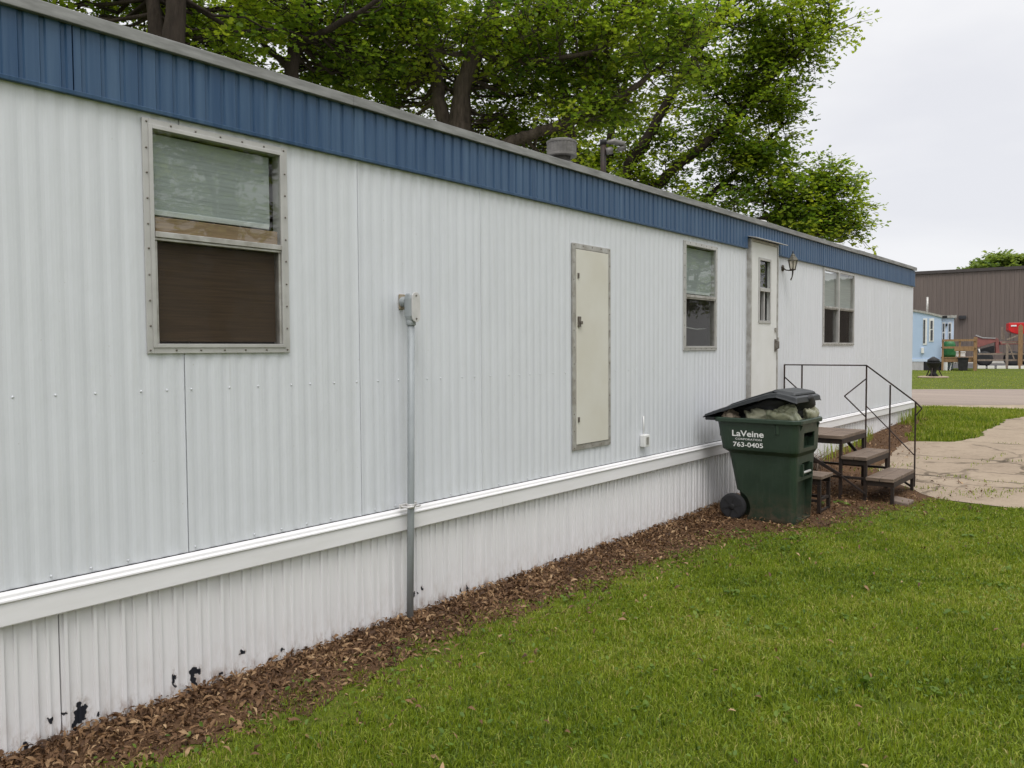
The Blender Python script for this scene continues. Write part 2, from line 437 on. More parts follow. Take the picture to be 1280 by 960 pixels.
# ------------------------------------------------------------------ mesh builder
class MB:
    def __init__(self):
        self.v, self.f, self.s, self.mi = [], [], [], []

    def add(self, vs, fs, smooth=False, mi=0):
        o = len(self.v)
        self.v += [tuple(p) for p in vs]
        self.f += [tuple(i + o for i in f) for f in fs]
        self.s += [smooth] * len(fs)
        self.mi += [mi] * len(fs)
        return self

    def box(self, x0, x1, y0, y1, z0, z1, mi=0):
        vs = [(x, y, z) for z in (z0, z1) for y in (y0, y1) for x in (x0, x1)]
        return self.add(vs, [(0, 2, 3, 1), (4, 5, 7, 6), (0, 1, 5, 4), (2, 6, 7, 3), (0, 4, 6, 2), (1, 3, 7, 5)], False, mi)

    def bar(self, p0, p1, w, h, mi=0, ref=(0, 0, 1)):
        p0, p1 = Vector(p0), Vector(p1)
        d = (p1 - p0).normalized()
        rf = Vector(ref)
        if abs(d.dot(rf)) > 0.98:
            rf = Vector((0, 1, 0))
        a = d.cross(rf).normalized() * (w / 2)
        b = a.cross(d).normalized() * (h / 2)
        vs = [p + s * a + t * b for p in (p0, p1) for (s, t) in ((-1, -1), (1, -1), (1, 1), (-1, 1))]
        return self.add(vs, [(3, 2, 1, 0), (4, 5, 6, 7), (0, 1, 5, 4), (1, 2, 6, 5), (2, 3, 7, 6), (3, 0, 4, 7)], False, mi)

    def tube(self, pts, rad, n=8, cap=True, smooth=True, mi=0):
        pts = [Vector(p) for p in pts]
        if isinstance(rad, (int, float)):
            rad = [rad] * len(pts)
        d = (pts[1] - pts[0]).normalized()
        a = d.orthogonal().normalized()
        vs, fs = [], []
        for i, p in enumerate(pts):
            if i == 0:
                t = pts[1] - p
            elif i == len(pts) - 1:
                t = p - pts[i - 1]
            else:
                t = pts[i + 1] - pts[i - 1]
            t.normalize()
            a = (a - t * a.dot(t))
            a = a.normalized() if a.length > 1e-6 else t.orthogonal().normalized()
            b = t.cross(a)
            for k in range(n):
                th = 2 * PI * k / n
                vs.append(p + (a * math.cos(th) + b * math.sin(th)) * rad[i])
        for i in range(len(pts) - 1):
            for k in range(n):
                k2 = (k + 1) % n
                fs.append((i * n + k, i * n + k2, (i + 1) * n + k2, (i + 1) * n + k))
        self.add(vs, fs, smooth, mi)
        if cap:
            o = len(self.v) - len(vs)
            self.f += [tuple(o + k for k in reversed(range(n))), tuple(o + (len(pts) - 1) * n + k for k in range(n))]
            self.s += [False, False]; self.mi += [mi, mi]
        return self

    def lathe(self, c, prof, n=20, axis='z', smooth=True, mi=0):
        vs, fs = [], []
        for (r, h) in prof:
            for k in range(n):
                th = 2 * PI * k / n
                a, b = r * math.cos(th), r * math.sin(th)
                p = {'z': (a, b, h), 'x': (h, a, b), 'y': (b, h, a)}[axis]
                vs.append((c[0] + p[0], c[1] + p[1], c[2] + p[2]))
        for i in range(len(prof) - 1):
            for k in range(n):
                k2 = (k + 1) % n
                fs.append((i * n + k, i * n + k2, (i + 1) * n + k2, (i + 1) * n + k))
        fs.append(tuple(reversed(range(n))))
        fs.append(tuple((len(prof) - 1) * n + k for k in range(n)))
        return self.add(vs, fs, smooth, mi)

    def loft(self, rings, smooth=True, mi=0, caps=True):
        n = len(rings[0])
        vs = [p for r_ in rings for p in r_]
        fs = []
        for i in range(len(rings) - 1):
            for k in range(n):
                k2 = (k + 1) % n
                fs.append((i * n + k, i * n + k2, (i + 1) * n + k2, (i + 1) * n + k))
        if caps:
            fs.append(tuple(reversed(range(n))))
            fs.append(tuple((len(rings) - 1) * n + k for k in range(n)))
        return self.add(vs, fs, smooth, mi)

    def prism(self, poly, a0, a1, axis='y', mi=0, smooth=False):
        """poly in the two other axes, extruded along axis"""
        n = len(poly)
        def P(p, a):
            return {'y': (p[0], a, p[1]), 'x': (a, p[0], p[1]), 'z': (p[0], p[1], a)}[axis]
        vs = [P(p, a0) for p in poly] + [P(p, a1) for p in poly]
        fs = [tuple(reversed(range(n))), tuple(range(n, 2 * n))]
        fs += [(k, (k + 1) % n, n + (k + 1) % n, n + k) for k in range(n)]
        return self.add(vs, fs, smooth, mi)

    def build(self, name, mats, parent=None, bevel=0.0, local=False, seg=2, sharp=35):
        if isinstance(mats, str):
            mats = [mats]
        me = bpy.data.meshes.new(name)
        off = Vector((0, 0, 0))
        if parent is not None and not local:
            q = parent
            while q is not None:
                off += q.location
                q = q.parent
        me.from_pydata([(p[0] - off.x, p[1] - off.y, p[2] - off.z) for p in self.v], [], self.f)
        for mn in mats:
            me.materials.append(MATS[mn])
        me.polygons.foreach_set('use_smooth', self.s)
        me.polygons.foreach_set('material_index', self.mi)
        me.update()
        bm = bmesh.new(); bm.from_mesh(me)
        bmesh.ops.recalc_face_normals(bm, faces=bm.faces)
        bm.to_mesh(me); bm.free()
        o = bpy.data.objects.new(name, me)
        COL.objects.link(o)
        if parent is not None:
            o.parent = parent
        if bevel:
            b = o.modifiers.new('bevel', 'BEVEL')
            b.width = bevel; b.segments = seg; b.limit_method = 'ANGLE'; b.angle_limit = R(sharp)
        return o


def tag(o, label=None, cat=None, group=None, kind=None):
    if label: o['label'] = label
    if cat: o['category'] = cat
    if group: o['group'] = group
    if kind: o['kind'] = kind
    return o


def thing(name, label, cat, loc=(0, 0, 0), group=None, rz=0.0):
    o = bpy.data.objects.new(name, None)
    COL.objects.link(o)
    o.empty_display_size = 0.2
    o.location = loc
    o.rotation_euler = (0, 0, rz)
    return tag(o, label, cat, group)


def np_mesh(name, mat, verts, faces, tint=None, parent=None, off=(0, 0, 0), smooth=False):
    """verts (n,3); faces (m,k) of one size; tint per vertex"""
    me = bpy.data.meshes.new(name)
    n, (mF, k) = len(verts), faces.shape
    me.vertices.add(n)
    me.vertices.foreach_set('co', (verts - np.array(off)).astype(np.float32).ravel())
    me.loops.add(mF * k)
    me.loops.foreach_set('vertex_index', faces.astype(np.int32).ravel())
    me.polygons.add(mF)
    me.polygons.foreach_set('loop_start', (np.arange(mF) * k).astype(np.int32))
    me.polygons.foreach_set('loop_total', np.full(mF, k, np.int32))
    if smooth:
        me.polygons.foreach_set('use_smooth', np.ones(mF, bool))
    if tint is not None:
        a = me.attributes.new('tint', 'FLOAT', 'POINT')
        a.data.foreach_set('value', tint.astype(np.float32))
    me.materials.append(MATS[mat])
    me.update(calc_edges=True)
    me.validate()
    o = bpy.data.objects.new(name, me)
    COL.objects.link(o)
    if parent is not None:
        o.parent = parent
    return o


def snoise(x, y, s=1.0, seed=0.0):
    """cheap smooth 2-D noise in -1..1"""
    x, y = np.asarray(x) * s + seed, np.asarray(y) * s - seed * 0.7
    return (np.sin(1.7 * x + 2.3 * np.sin(0.9 * y + 1.3)) + np.sin(2.1 * y + 1.9 * np.sin(1.1 * x + 0.5))
            + 0.6 * np.sin(3.9 * x - 2.7 * y + 0.8) + 0.4 * np.sin(6.1 * y + 5.3 * x)) / 3.0


# ------------------------------------------------------------------ sky and sun
w = bpy.data.worlds.new('World')
SC.world = w
w.use_nodes = True
nt = w.node_tree
nt.nodes.clear()
wo = nt.nodes.new('ShaderNodeOutputWorld')
bg = nt.nodes.new('ShaderNodeBackground')
bg.inputs['Strength'].default_value = 0.1
sky = nt.nodes.new('ShaderNodeTexSky')
sky.sky_type = 'NISHITA'
sky.sun_disc = False
SUN_EL, SUN_AZ = R(60), R(138)          # azimuth clockwise from +Y: behind the viewer's right shoulder
sky.sun_elevation = SUN_EL
sky.sun_rotation = SUN_AZ
tc = nt.nodes.new('ShaderNodeTexCoord')
mp = nt.nodes.new('ShaderNodeMapping')
mp.inputs['Scale'].default_value = (1, 1, 3.0)
nt.links.new(tc.outputs['Generated'], mp.inputs[0])
f = noise(nt, mp.outputs[0], 1.7, 5, 0.5, 0.3)
cloud = mixc(nt, maprange(nt, f, 0.35, 0.68), (9.7, 9.65, 9.7), (7.9, 7.95, 8.35))
sp = nt.nodes.new('ShaderNodeSeparateXYZ')
nt.links.new(tc.outputs['Generated'], sp.inputs[0])
lift = maprange(nt, sp.outputs[2], 0.38, 1.0, 1.0, 2.3)     # an overcast sky is brighter overhead
vm = nt.nodes.new('ShaderNodeVectorMath'); vm.operation = 'SCALE'
nt.links.new(cloud, vm.inputs[0]); nt.links.new(lift, vm.inputs['Scale'])
c = mixc(nt, 0.93, sky.outputs[0], vm.outputs[0])
nt.links.new(c, bg.inputs[0])
nt.links.new(bg.outputs[0], wo.inputs[0])

sd = bpy.data.lights.new('sun', 'SUN')
sd.energy = 1.5
sd.angle = R(24)
sd.color = (1.0, 0.97, 0.93)
so = bpy.data.objects.new('sun', sd)
COL.objects.link(so)
sdir = Vector((math.sin(SUN_AZ) * math.cos(SUN_EL), math.cos(SUN_AZ) * math.cos(SUN_EL), math.sin(SUN_EL)))
so.rotation_euler = sdir.to_track_quat('Z', 'Y').to_euler()
so.location = (10, -10, 20)

SC.view_settings.view_transform = 'Standard'
SC.view_settings.look = 'None'
SC.view_settings.gamma = 1.0
SC.view_settings.exposure = 0.09
SC.view_settings.use_curve_mapping = False
SC.render.engine = 'CYCLES'
SC.cycles.max_bounces = 7
SC.cycles.diffuse_bounces = 4
SC.cycles.glossy_bounces = 3
SC.cycles.transparent_max_bounces = 12
SC.cycles.sample_clamp_indirect = 6
SC.cycles.use_denoising = True


# ================================================================== SETTING
def strip(name, mat, ys, x0f, x1f, lift, nx=2, kind='structure'):
    """a ground sheet between two edge curves, following the terrain"""
    vs, fs = [], []
    for y in ys:
        a, b = x0f(y), x1f(y)
        for i in range(nx + 1):
            vs.append((a + (b - a) * i / nx, y, g1(y) + lift))
    for j in range(len(ys) - 1):
        for i in range(nx):
            q = j * (nx + 1) + i
            fs.append((q, q + 1, q + nx + 2, q + nx + 1))
    o = MB().add(vs, fs, True).build(name, mat)
    return tag(o, kind=kind)


ys = [-400, -120, -40, -10, 0, 3, 6] + [6.5 + 0.25 * i for i in range(40)] + [17, 20, 30, 60, 120, 300, 900]
g_o = strip('ground', 'lawn_soil', ys, lambda y: -700, lambda y: 700, 0.0, 6)

MX = [(-4, 0.5), (0.5, 0.48), (1.2, 0.47), (2.3, 0.46), (2.9, 0.42), (3.9, 0.42), (5.25, 0.52), (6.26, 0.58), (6.7, 0.85), (7.3, 1.15),
      (8.0, 1.35), (8.6, 1.6), (9.0, 1.7), (9.6, 1.2), (12.4, 0.75), (13.5, 0.55), (15.5, 0.35)]
MXa = np.array(MX)


def mulch_edge(y):
    return np.interp(y, MXa[:, 0], MXa[:, 1])


strip('bare_earth', 'bare_earth', [-3 + 0.025 * i for i in range(742)], lambda y: -0.06,
      lambda y: float(mulch_edge(y)) + 0.05 + 0.09 * float(snoise(y, 0, 3.0)) + 0.07 * float(snoise(y, 3, 11.0)) + 0.05 * float(snoise(y, 5, 29.0)), 0.004, 3)

CX = np.array([(8.72, 3.2), (8.8, 2.5), (8.88, 1.75), (9.05, 1.55), (9.4, 1.30), (9.8, 0.95), (10.5, 0.78), (12.0, 0.62), (12.45, 0.62), (12.58, 0.9),
               (12.66, 1.15), (13.0, 1.32), (13.3, 1.40), (14.0, 1.33), (14.8, 1.42), (15.8, 1.36), (16.7, 1.52), (17.3, 2.1)])


def slab_edge(y):
    return float(np.interp(y, CX[:, 0], CX[:, 1])) + 0.05 * float(snoise(y, 1, 4.0)) + 0.02 * float(snoise(y, 2, 13.0))


strip('concrete_pad', 'old_concrete', [8.72 + 0.04 * i for i in range(214)], slab_edge, lambda y: 9.0, 0.007, 4)
for k, yj in enumerate((10.05, 11.35, 12.75, 14.3, 15.9)):        # joints filled with soil
    vs, fs = [], []
    n = 60
    for i in range(n + 1):
        x = max(0.5, slab_edge(yj)) + 0.05 + (7.5 - 0.5) * i / n
        wv_ = 0.007 + 0.006 * float(snoise(x, k, 5.0))
        yy = yj + 0.02 * float(snoise(x, k + 4, 1.0))
        vs += [(x, yy - wv_, g1(yy) + 0.011), (x, yy + wv_, g1(yy) + 0.011)]
    fs = [(2 * i, 2 * i + 2, 2 * i + 3, 2 * i + 1) for i in range(n)]
    tag(MB().add(vs, fs).build('pavement_joint', 'joint_dirt'), kind='structure')

# road across the far end, running square to the view
RD = (math.cos(R(34)), math.sin(R(34)))
RN = (-RD[1], RD[0])


def road_strip(name, mat, d0, d1, lift, w0, w1, u0_=-60, u1_=60):
    vs, fs = [], []
    n = 240
    for i in range(n + 1):
        u_ = u0_ + (u1_ - u0_) * i / n
        for d, wob in ((d0, w0), (d1, w1)):
            dd = d + wob * float(snoise(u_, d, 0.9)) + wob * 0.5 * float(snoise(u_, d, 3.1))
            x, y = -0.67 + RD[0] * u_ + RN[0] * dd, 18.4 + RD[1] * u_ + RN[1] * dd
            vs.append((x, y, max(g1(y), 0) + lift))
    fs = [(2 * i, 2 * i + 2, 2 * i + 3, 2 * i + 1) for i in range(n)]
    return tag(MB().add(vs, fs).build(name, mat), kind='structure')


road_strip('verge', 'sandy_verge', -0.75, 0.9, 0.005, 0.16, 0.05, -2.2, 60)
road_strip('road', 'gravel_road_mix', 0.35, 7.0, 0.009, 0.12, 0.06)


# ------------------------------------------------------------------ grass, clover, dead leaves
def blades(xs, ys_, h, wd, lean=0.5):
    n = len(xs)
    z = gz(ys_)
    th = rng.uniform(0, 2 * PI, n)
    ld = rng.uniform(0, 2 * PI, n)
    ln = np.abs(rng.normal(0, lean, n)) * h
    ax, ay = np.cos(th) * wd / 2, np.sin(th) * wd / 2
    lx, ly = np.cos(ld) * ln, np.sin(ld) * ln
    V = np.zeros((n, 5, 3))
    b = np.stack([xs, ys_, z - 0.003], 1)
    V[:, 0] = b + np.stack([-ax, -ay, 0 * ax], 1)
    V[:, 1] = b + np.stack([ax, ay, 0 * ax], 1)
    mid = b + np.stack([lx * 0.35, ly * 0.35, h * 0.6], 1)
    V[:, 2] = mid + np.stack([ax, ay, 0 * ax], 1) * 0.75
    V[:, 3] = mid + np.stack([-ax, -ay, 0 * ax], 1) * 0.75
    hz = np.sqrt(np.maximum(h * h - (0.8 * ln) ** 2, (0.25 * h) ** 2))
    V[:, 4] = b + np.stack([lx, ly, hz], 1)
    o = (np.arange(n) * 5)[:, None]
    T = np.concatenate([o + np.array([[0, 1, 2]]), o + np.array([[0, 2, 3]]), o + np.array([[3, 2, 4]])], 0)
    return V.reshape(-1, 3), T


def scatter(x0, x1, y0, y1, dens):
    n = int((x1 - x0) * (y1 - y0) * dens)
    return rng.uniform(x0, x1, n), rng.uniform(y0, y1, n)


def slab_x(y):
    return np.where(y < 8.74, 99.0, np.interp(y, CX[:, 0], CX[:, 1]))


VS, TS, TI = [], [], []
NV = 0


def add_grass(x, y, h, wd, tint, lean=0.5):
    global NV
    V, T = blades(x, y, h, wd, lean)
    VS.append(V); TS.append(T + NV); TI.append(np.repeat(np.clip(tint, 0, 1), 5)); NV += len(V)


def tint_of(x, y):
    return 0.42 + 0.18 * snoise(x, y, 0.9, 3.0) + 0.16 * snoise(x, y, 3.0, 1.0) + 0.10 * snoise(x, y, 9.0, 2.0) + rng.normal(0, 0.22, len(x)) + 0.45 * (rng.random(len(x)) < 0.05)


# near lawn, thinning into the leaf litter by the wall; denser where it is closest
for (y0, y1, dens, hh, ww) in ((0.0, 3.2, 17000, 0.037, 0.0046), (3.2, 5.6, 14000, 0.036, 0.0054), (5.6, 8.95, 11000, 0.035, 0.0060)):
    x, y = scatter(0.1, 4.6, y0, y1, dens)
    e = mulch_edge(y)
    edge = (x - e + 0.14 * snoise(x, y, 2.6) + 0.15 * snoise(x, y, 9.0, 2.0))
    p = np.clip(edge / 0.75 + 0.20, 0.03, 1)
    thin = np.clip(0.95 + 0.45 * snoise(x, y, 2.3, 5.0) + 0.40 * snoise(x, y, 7.0, 6.0) + 0.35 * snoise(x, y, 17.0, 1.0), 0.15, 1)
    keep = (rng.random(len(x)) < p * thin) & (y < 8.82 + 0.12 * snoise(x, y, 4.0)) & (edge > -0.22)
    x, y, p = x[keep], y[keep], p[keep]
    h = hh * (0.55 + 0.45 * p) * rng.uniform(0.55, 1.35, len(x)) * (1 + 0.25 * snoise(x, y, 1.7, 7.0) + 0.25 * snoise(x, y, 11.0, 4.0))
    add_grass(x, y, h, ww * rng.uniform(0.7, 1.3, len(x)), tint_of(x, y), 0.8)
# patch between the slab and the road, and beside the far end of the home
x, y = scatter(-6, 1.7, 12.4, 18.3, 2600)
inside = (x < slab_x(y) - 0.02 + 0.06 * snoise(x, y, 5.0)) & ((y > 15.5) | (x > mulch_edge(y) - 0.12 + 0.1 * snoise(x, y, 5)))
dd = (x + 0.67) * RN[0] + (y - 18.4) * RN[1]
inside &= (dd < -0.45 + 0.25 * snoise(x, y, 2.0)) & ((y > 12.62) | (x < 0.8))
x, y = x[inside], y[inside]
add_grass(x, y, 0.06 * rng.uniform(0.5, 1.4, len(x)), 0.011 * rng.uniform(0.7, 1.3, len(x)), tint_of(x, y) + 0.05, 0.5)
# weeds in the slab's joints and cracks
for (xa, ya, xb, yb, n, sp_) in ((1.5, 10.05, 2.4, 10.05, 160, .03), (1.7, 10.6, 1.9, 11.9, 200, .03), (2.0, 9.35, 2.5, 9.9, 420, .06), (1.4, 9.25, 2.3, 9.3, 500, .08),
                                (2.0, 11.35, 2.6, 11.4, 160, .02), (1.0, 11.1, 1.5, 11.3, 120, .03), (0.6, 9.9, 1.1, 10.6, 380, .09), (1.6, 12.75, 2.8, 12.75, 150, .03)):
    t = rng.random(n)
    x = xa + (xb - xa) * t + rng.normal(0, sp_, n); y = ya + (yb - ya) * t + rng.normal(0, sp_, n) + 0.08 * np.sin(t * 9)
    k_ = rng.random(n) < 0.3
    x, y = x[k_], y[k_]; n = len(x)
    add_grass(x, y, 0.035 * rng.uniform(0.5, 1.5, n), np.full(n, 0.009), tint_of(x, y), 0.7)
# tall weeds growing against the far skirting
x = rng.uniform(0.06, 0.25, 260); y = rng.uniform(14.2, 15.5, 260)
add_grass(x, y, rng.uniform(0.05, 0.26, 260), np.full(260, 0.010), tint_of(x, y), 0.25)
x = rng.uniform(0.05, 0.2, 120); y = rng.uniform(10.3, 12.6, 120)
add_grass(x, y, rng.uniform(0.08, 0.3, 120), np.full(120, 0.012), tint_of(x, y) + 0.2, 0.3)
V = np.concatenate(VS); T = np.concatenate(TS); ti = np.concatenate(TI)
tag(np_mesh('grass', 'grass_blades', V, T, ti), 'short mown green grass of the lawn beside the white mobile home', 'grass', kind='stuff')

VS, TS, TI, NV = [], [], [], 0
n = 26000
u_ = rng.uniform(-14, 14, n); d_ = rng.uniform(7.05, 34, n)
x, y = -0.67 + RD[0] * u_ + RN[0] * d_, 18.4 + RD[1] * u_ + RN[1] * d_
add_grass(x, y, 0.035 * rng.uniform(0.5, 1.4, n), 0.02 * rng.uniform(0.7, 1.3, n), tint_of(x, y) + 0.15, 0.8)
tag(np_mesh('far_grass', 'grass_blades', np.concatenate(VS), np.concatenate(TS), np.concatenate(TI)),
    'bright green lawn beyond the road in front of the blue home', 'grass', kind='stuff')

# clover and other broad leaves among the grass: small folded discs
def leafies(x, y, size, lift, tint, tmpl, tri, tilt=0.5):
    n = len(x)
    k = len(tmpl)
    th = rng.uniform(0, 2 * PI, n)
    tx, ty = rng.normal(0, tilt, n), rng.normal(0, tilt, n)
    nz_ = np.stack([tx, ty, np.ones(n)], 1); nz_ /= np.linalg.norm(nz_, axis=1)[:, None]
    a = np.stack([np.cos(th), np.sin(th), np.zeros(n)], 1)
    a -= nz_ * np.sum(a * nz_, 1)[:, None]; a /= np.linalg.norm(a, axis=1)[:, None]
    b = np.cross(nz_, a)
    c = np.stack([x, y, gz(y) + lift], 1)
    V = c[:, None] + size[:, None, None] * (tmpl[None, :, 0:1] * a[:, None] + tmpl[None, :, 1:2] * b[:, None] + tmpl[None, :, 2:3] * nz_[:, None])
    T = (np.arange(n) * k)[:, None, None] + tri[None]
    return V.reshape(-1, 3), T.reshape(-1, 3), np.repeat(np.clip(tint, 0, 1), k)


oval = np.array([(0, -1, 0), (0.5, -0.35, 0.16), (0.55, 0.35, 0.16), (0, 1, 0.0), (-0.55, 0.35, 0.16), (-0.5, -0.35, 0.16), (0, 0, 0)], float)
otri = np.array([(0, 1, 6), (1, 2, 6), (2, 3, 6), (3, 4, 6), (4, 5, 6), (5, 0, 6)])
x, y = scatter(0.25, 4.4, 0.3, 8.6, 420)
k = (x > mulch_edge(y) - 0.15) & (rng.random(len(x)) < np.clip(0.45 + 0.6 * snoise(x, y, 1.6, 9.0), 0.05, 1))
x, y = x[k], y[k]
sz = rng.uniform(0.006, 0.016, len(x))
for _ in range(46):                      # rosettes of plantain
    cx_, cy_ = rng.uniform(0.6, 4.2), rng.uniform(0.6, 8.4)
    n_ = int(rng.integers(5, 11)); a_ = rng.uniform(0, 2 * PI, n_); r_ = rng.uniform(0.01, 0.055, n_)
    x = np.concatenate([x, cx_ + r_ * np.cos(a_)]); y = np.concatenate([y, cy_ + r_ * np.sin(a_)]); sz = np.concatenate([sz, rng.uniform(0.014, 0.028, n_)])
V, T, ti = leafies(x, y, sz, rng.uniform(0.015, 0.04, len(x)), tint_of(x, y), oval, otri)
tag(np_mesh('clover', 'clover_leaves', V, T, ti), 'small round clover leaves scattered through the lawn', 'clover', kind='stuff')

# dead leaf: curled blade
curl = []
for j in range(5):
    t = j / 4.0
    wj = (0.03, 0.22, 0.33, 0.20, 0.0)[j]
    zc = 0.42 * math.sin(PI * t) - 0.25
    curl += [(-wj, t * 2 - 1, zc + 0.35 * wj), (0, t * 2 - 1, zc), (wj, t * 2 - 1, zc + 0.35 * wj)]
curl = np.array(curl)
ctri = []
for j in range(4):
    q = j * 3
    ctri += [(q, q + 1, q + 4), (q, q + 4, q + 3), (q + 1, q + 2, q + 5), (q + 1, q + 5, q + 4)]
ctri = np.array(ctri)
PX, PY, PL = [], [], []
x, y = scatter(0.015, 1.5, 0.2, 8.9, 6200)                       # thick drift at the wall
e = mulch_edge(y)
q = np.clip(1.12 - x / (e + 0.12 + 0.10 * snoise(x, y, 4.0)), 0, 1) * np.where(y > 6.4, np.clip(1.15 - x / 0.75, 0.30, 1), 1)
k = rng.random(len(x)) < q * 0.95 + 0.03 * (x < e + 0.5)
x, y = x[k], y[k]
PX.append(x); PY.append(y); PL.append(rng.uniform(0.002, 0.034, len(x)) * np.clip(1.2 - x / 0.5, 0.3, 1.1) + 0.004)
x, y = scatter(0.02, 1.0, 8.9, 15.4, 520)
k = rng.random(len(x)) < np.clip(1.1 - x / (mulch_edge(y) + 0.1), 0, 1)
PX.append(x[k]); PY.append(y[k]); PL.append(rng.uniform(0.005, 0.05, k.sum()))
x, y = scatter(0.2, 2.6, 0.3, 8.9, 700)                          # thinning out into the turf
k = rng.random(len(x)) < 0.9 * np.exp(-np.clip(x - mulch_edge(y) + 0.12 * snoise(x, y, 5.0, 3.0), 0, 9) / 0.26) * (0.6 + 0.6 * snoise(x, y, 6.0, 8.0))
PX.append(x[k]); PY.append(y[k]); PL.append(rng.uniform(0.012, 0.045, k.sum()))
x, y = scatter(0.3, 4.2, 0.3, 8.7, 34)                           # strays on the lawn
k = rng.random(len(x)) < 0.4 + 0.6 * snoise(x, y, 1.5, 2.0)
x, y = x[k], y[k]
PX.append(x); PY.append(y); PL.append(rng.uniform(0.02, 0.05, len(x)))
x, y = scatter(0.3, 2.2, 8.2, 10.0, 90)
PX.append(x); PY.append(y); PL.append(rng.uniform(0.015, 0.03, len(x)))
NBIG = sum(len(q) for q in PX)
x, y = scatter(0.015, 2.0, 0.2, 9.2, 2600)
k = rng.random(len(x)) < np.clip(1.05 - (x - mulch_edge(y) + 0.10 * snoise(x, y, 5.0, 3.0)) / 0.3, 0, 1) * 0.8
PX.append(x[k]); PY.append(y[k]); PL.append(rng.uniform(0.004, 0.03, k.sum()) * np.clip(1.2 - x[k] / 0.5, 0.3, 1.1))
x, y = np.concatenate(PX), np.concatenate(PY)
V, T, ti = leafies(x, y, np.where(np.arange(len(x)) < NBIG, 0.007 + 0.023 * rng.random(len(x)) ** 2.0, rng.uniform(0.003, 0.008, len(x))), np.concatenate(PL), 0.42 + rng.normal(0, 0.27, len(x)) + 0.22 * snoise(x, y, 5.0, 4.0), curl, ctri, 0.55)
tag(np_mesh('leaf_litter', 'dead_leaves', V, T, ti, smooth=True), 'drift of curled brown dead leaves along the foot of the white skirting', 'leaf litter', kind='stuff')

# ================================================================== MOBILE HOME
HY0, HY1 = -3.2, 15.36
DEEP = 4.25
home = thing('mobile_home', 'long white ribbed mobile home with a blue fascia band under its roof', 'mobile home', (-2.1, 6.0, 0.0))

BIGW = (1.72, 2.455, 1.597, 2.628)
WIN2 = (6.778, 7.478, 1.587, 2.603)
WIN3 = (10.63, 11.955, 1.635, 2.645)
DOOR = (8.227, 9.0, 0.68, 2.77)
SEAMS = [-2.2, -1.17, -0.14, 0.87, 1.89, 2.925, 3.95, 4.96, 5.957, 6.95, 7.97, 9.93, 10.87, 11.8, 12.74, 13.77, 14.6]


def ribbed(y0, y1, z0, z1, x0, period, prof, holes=(), seams=(), zs=()):
    """a vertically ribbed sheet facing +X; prof = [(fraction, height)...]"""
    yk = []
    n0 = int(math.floor(y0 / period)) - 1
    for i in range(n0, int(y1 / period) + 2):
        for (fr, h) in prof:
            y = (i + fr) * period
            if y0 <= y <= y1:
                yk.append((y, h))
    def hat(y):
        t = (y / period) % 1.0
        pr = list(prof) + [(1.0 + prof[0][0], prof[0][1])]
        for a, b in zip(pr[:-1], pr[1:]):
            if a[0] <= t <= b[0]:
                return a[1] + (b[1] - a[1]) * (t - a[0]) / (b[0] - a[0])
        return prof[0][1]
    for y in [y0, y1] + [h[0] for h in holes] + [h[1] for h in holes]:
        yk.append((y, hat(y)))
    for s in seams:
        yk = [q for q in yk if abs(q[0] - s) > 0.007]
        h = hat(s)
        yk += [(s - 0.0062, 0.0035), (s - 0.0034, 0.0035), (s - 0.0028, -0.018), (s + 0.0026, -0.018), (s + 0.0032, 0.0), (s + 0.0062, 0.0)]
    yk = sorted({round(a, 5): b for a, b in yk}.items())
    zk = sorted(set([z0, z1] + list(zs) + [h[2] for h in holes if z0 < h[2] < z1] + [h[3] for h in holes if z0 < h[3] < z1]))
    vs = [(x0 + h, y, z) for (y, h) in yk for z in zk]
    nz_ = len(zk)
    fs = []
    for i in range(len(yk) - 1):
        yc = (yk[i][0] + yk[i + 1][0]) / 2
        for j in range(nz_ - 1):
            zc = (zk[j] + zk[j + 1]) / 2
            if any(h[0] < yc < h[1] and h[2] < zc < h[3] for h in holes):
                continue
            q = i * nz_ + j
            fs.append((q, q + nz_, q + nz_ + 1, q + 1))
    return vs, fs


# siding with its row of rivets
SP = [(0.0, 0.0), (0.22, 0.0006), (0.40, 0.0), (0.60, -0.0031), (0.70, -0.0034), (0.80, -0.0031), (0.98, -0.0002)]
vs, fs = ribbed(HY0, HY1, 0.664, 2.69, 0.0, 0.0785, SP, [BIGW, WIN2, WIN3, DOOR], SEAMS, (1.0, 1.4, 1.8, 2.2))
b = MB().add(vs, fs)
y = HY0 + 0.1
while y < HY1:
    if not any(h[0] - .03 < y < h[1] + .03 and h[2] < 1.425 < h[3] for h in (DOOR, (4.98, 5.51, .8, 2.4))):
        b.lathe((0, y, 1.425), [(0.0052, 0.0), (0.0045, 0.002), (0.002, 0.0034)], 8, 'x', True)
    y += random.choice((0.1178, 0.157, 0.157, 0.196))
y = HY0 + 0.1
while y < HY1:
    b.lathe((0, y, 0.685), [(0.0052, 0.0), (0.0045, 0.002), (0.002, 0.0034)], 8, 'x', True)
    y += random.choice((0.157, 0.157, 0.314))
b.build('siding', 'white_siding', home)

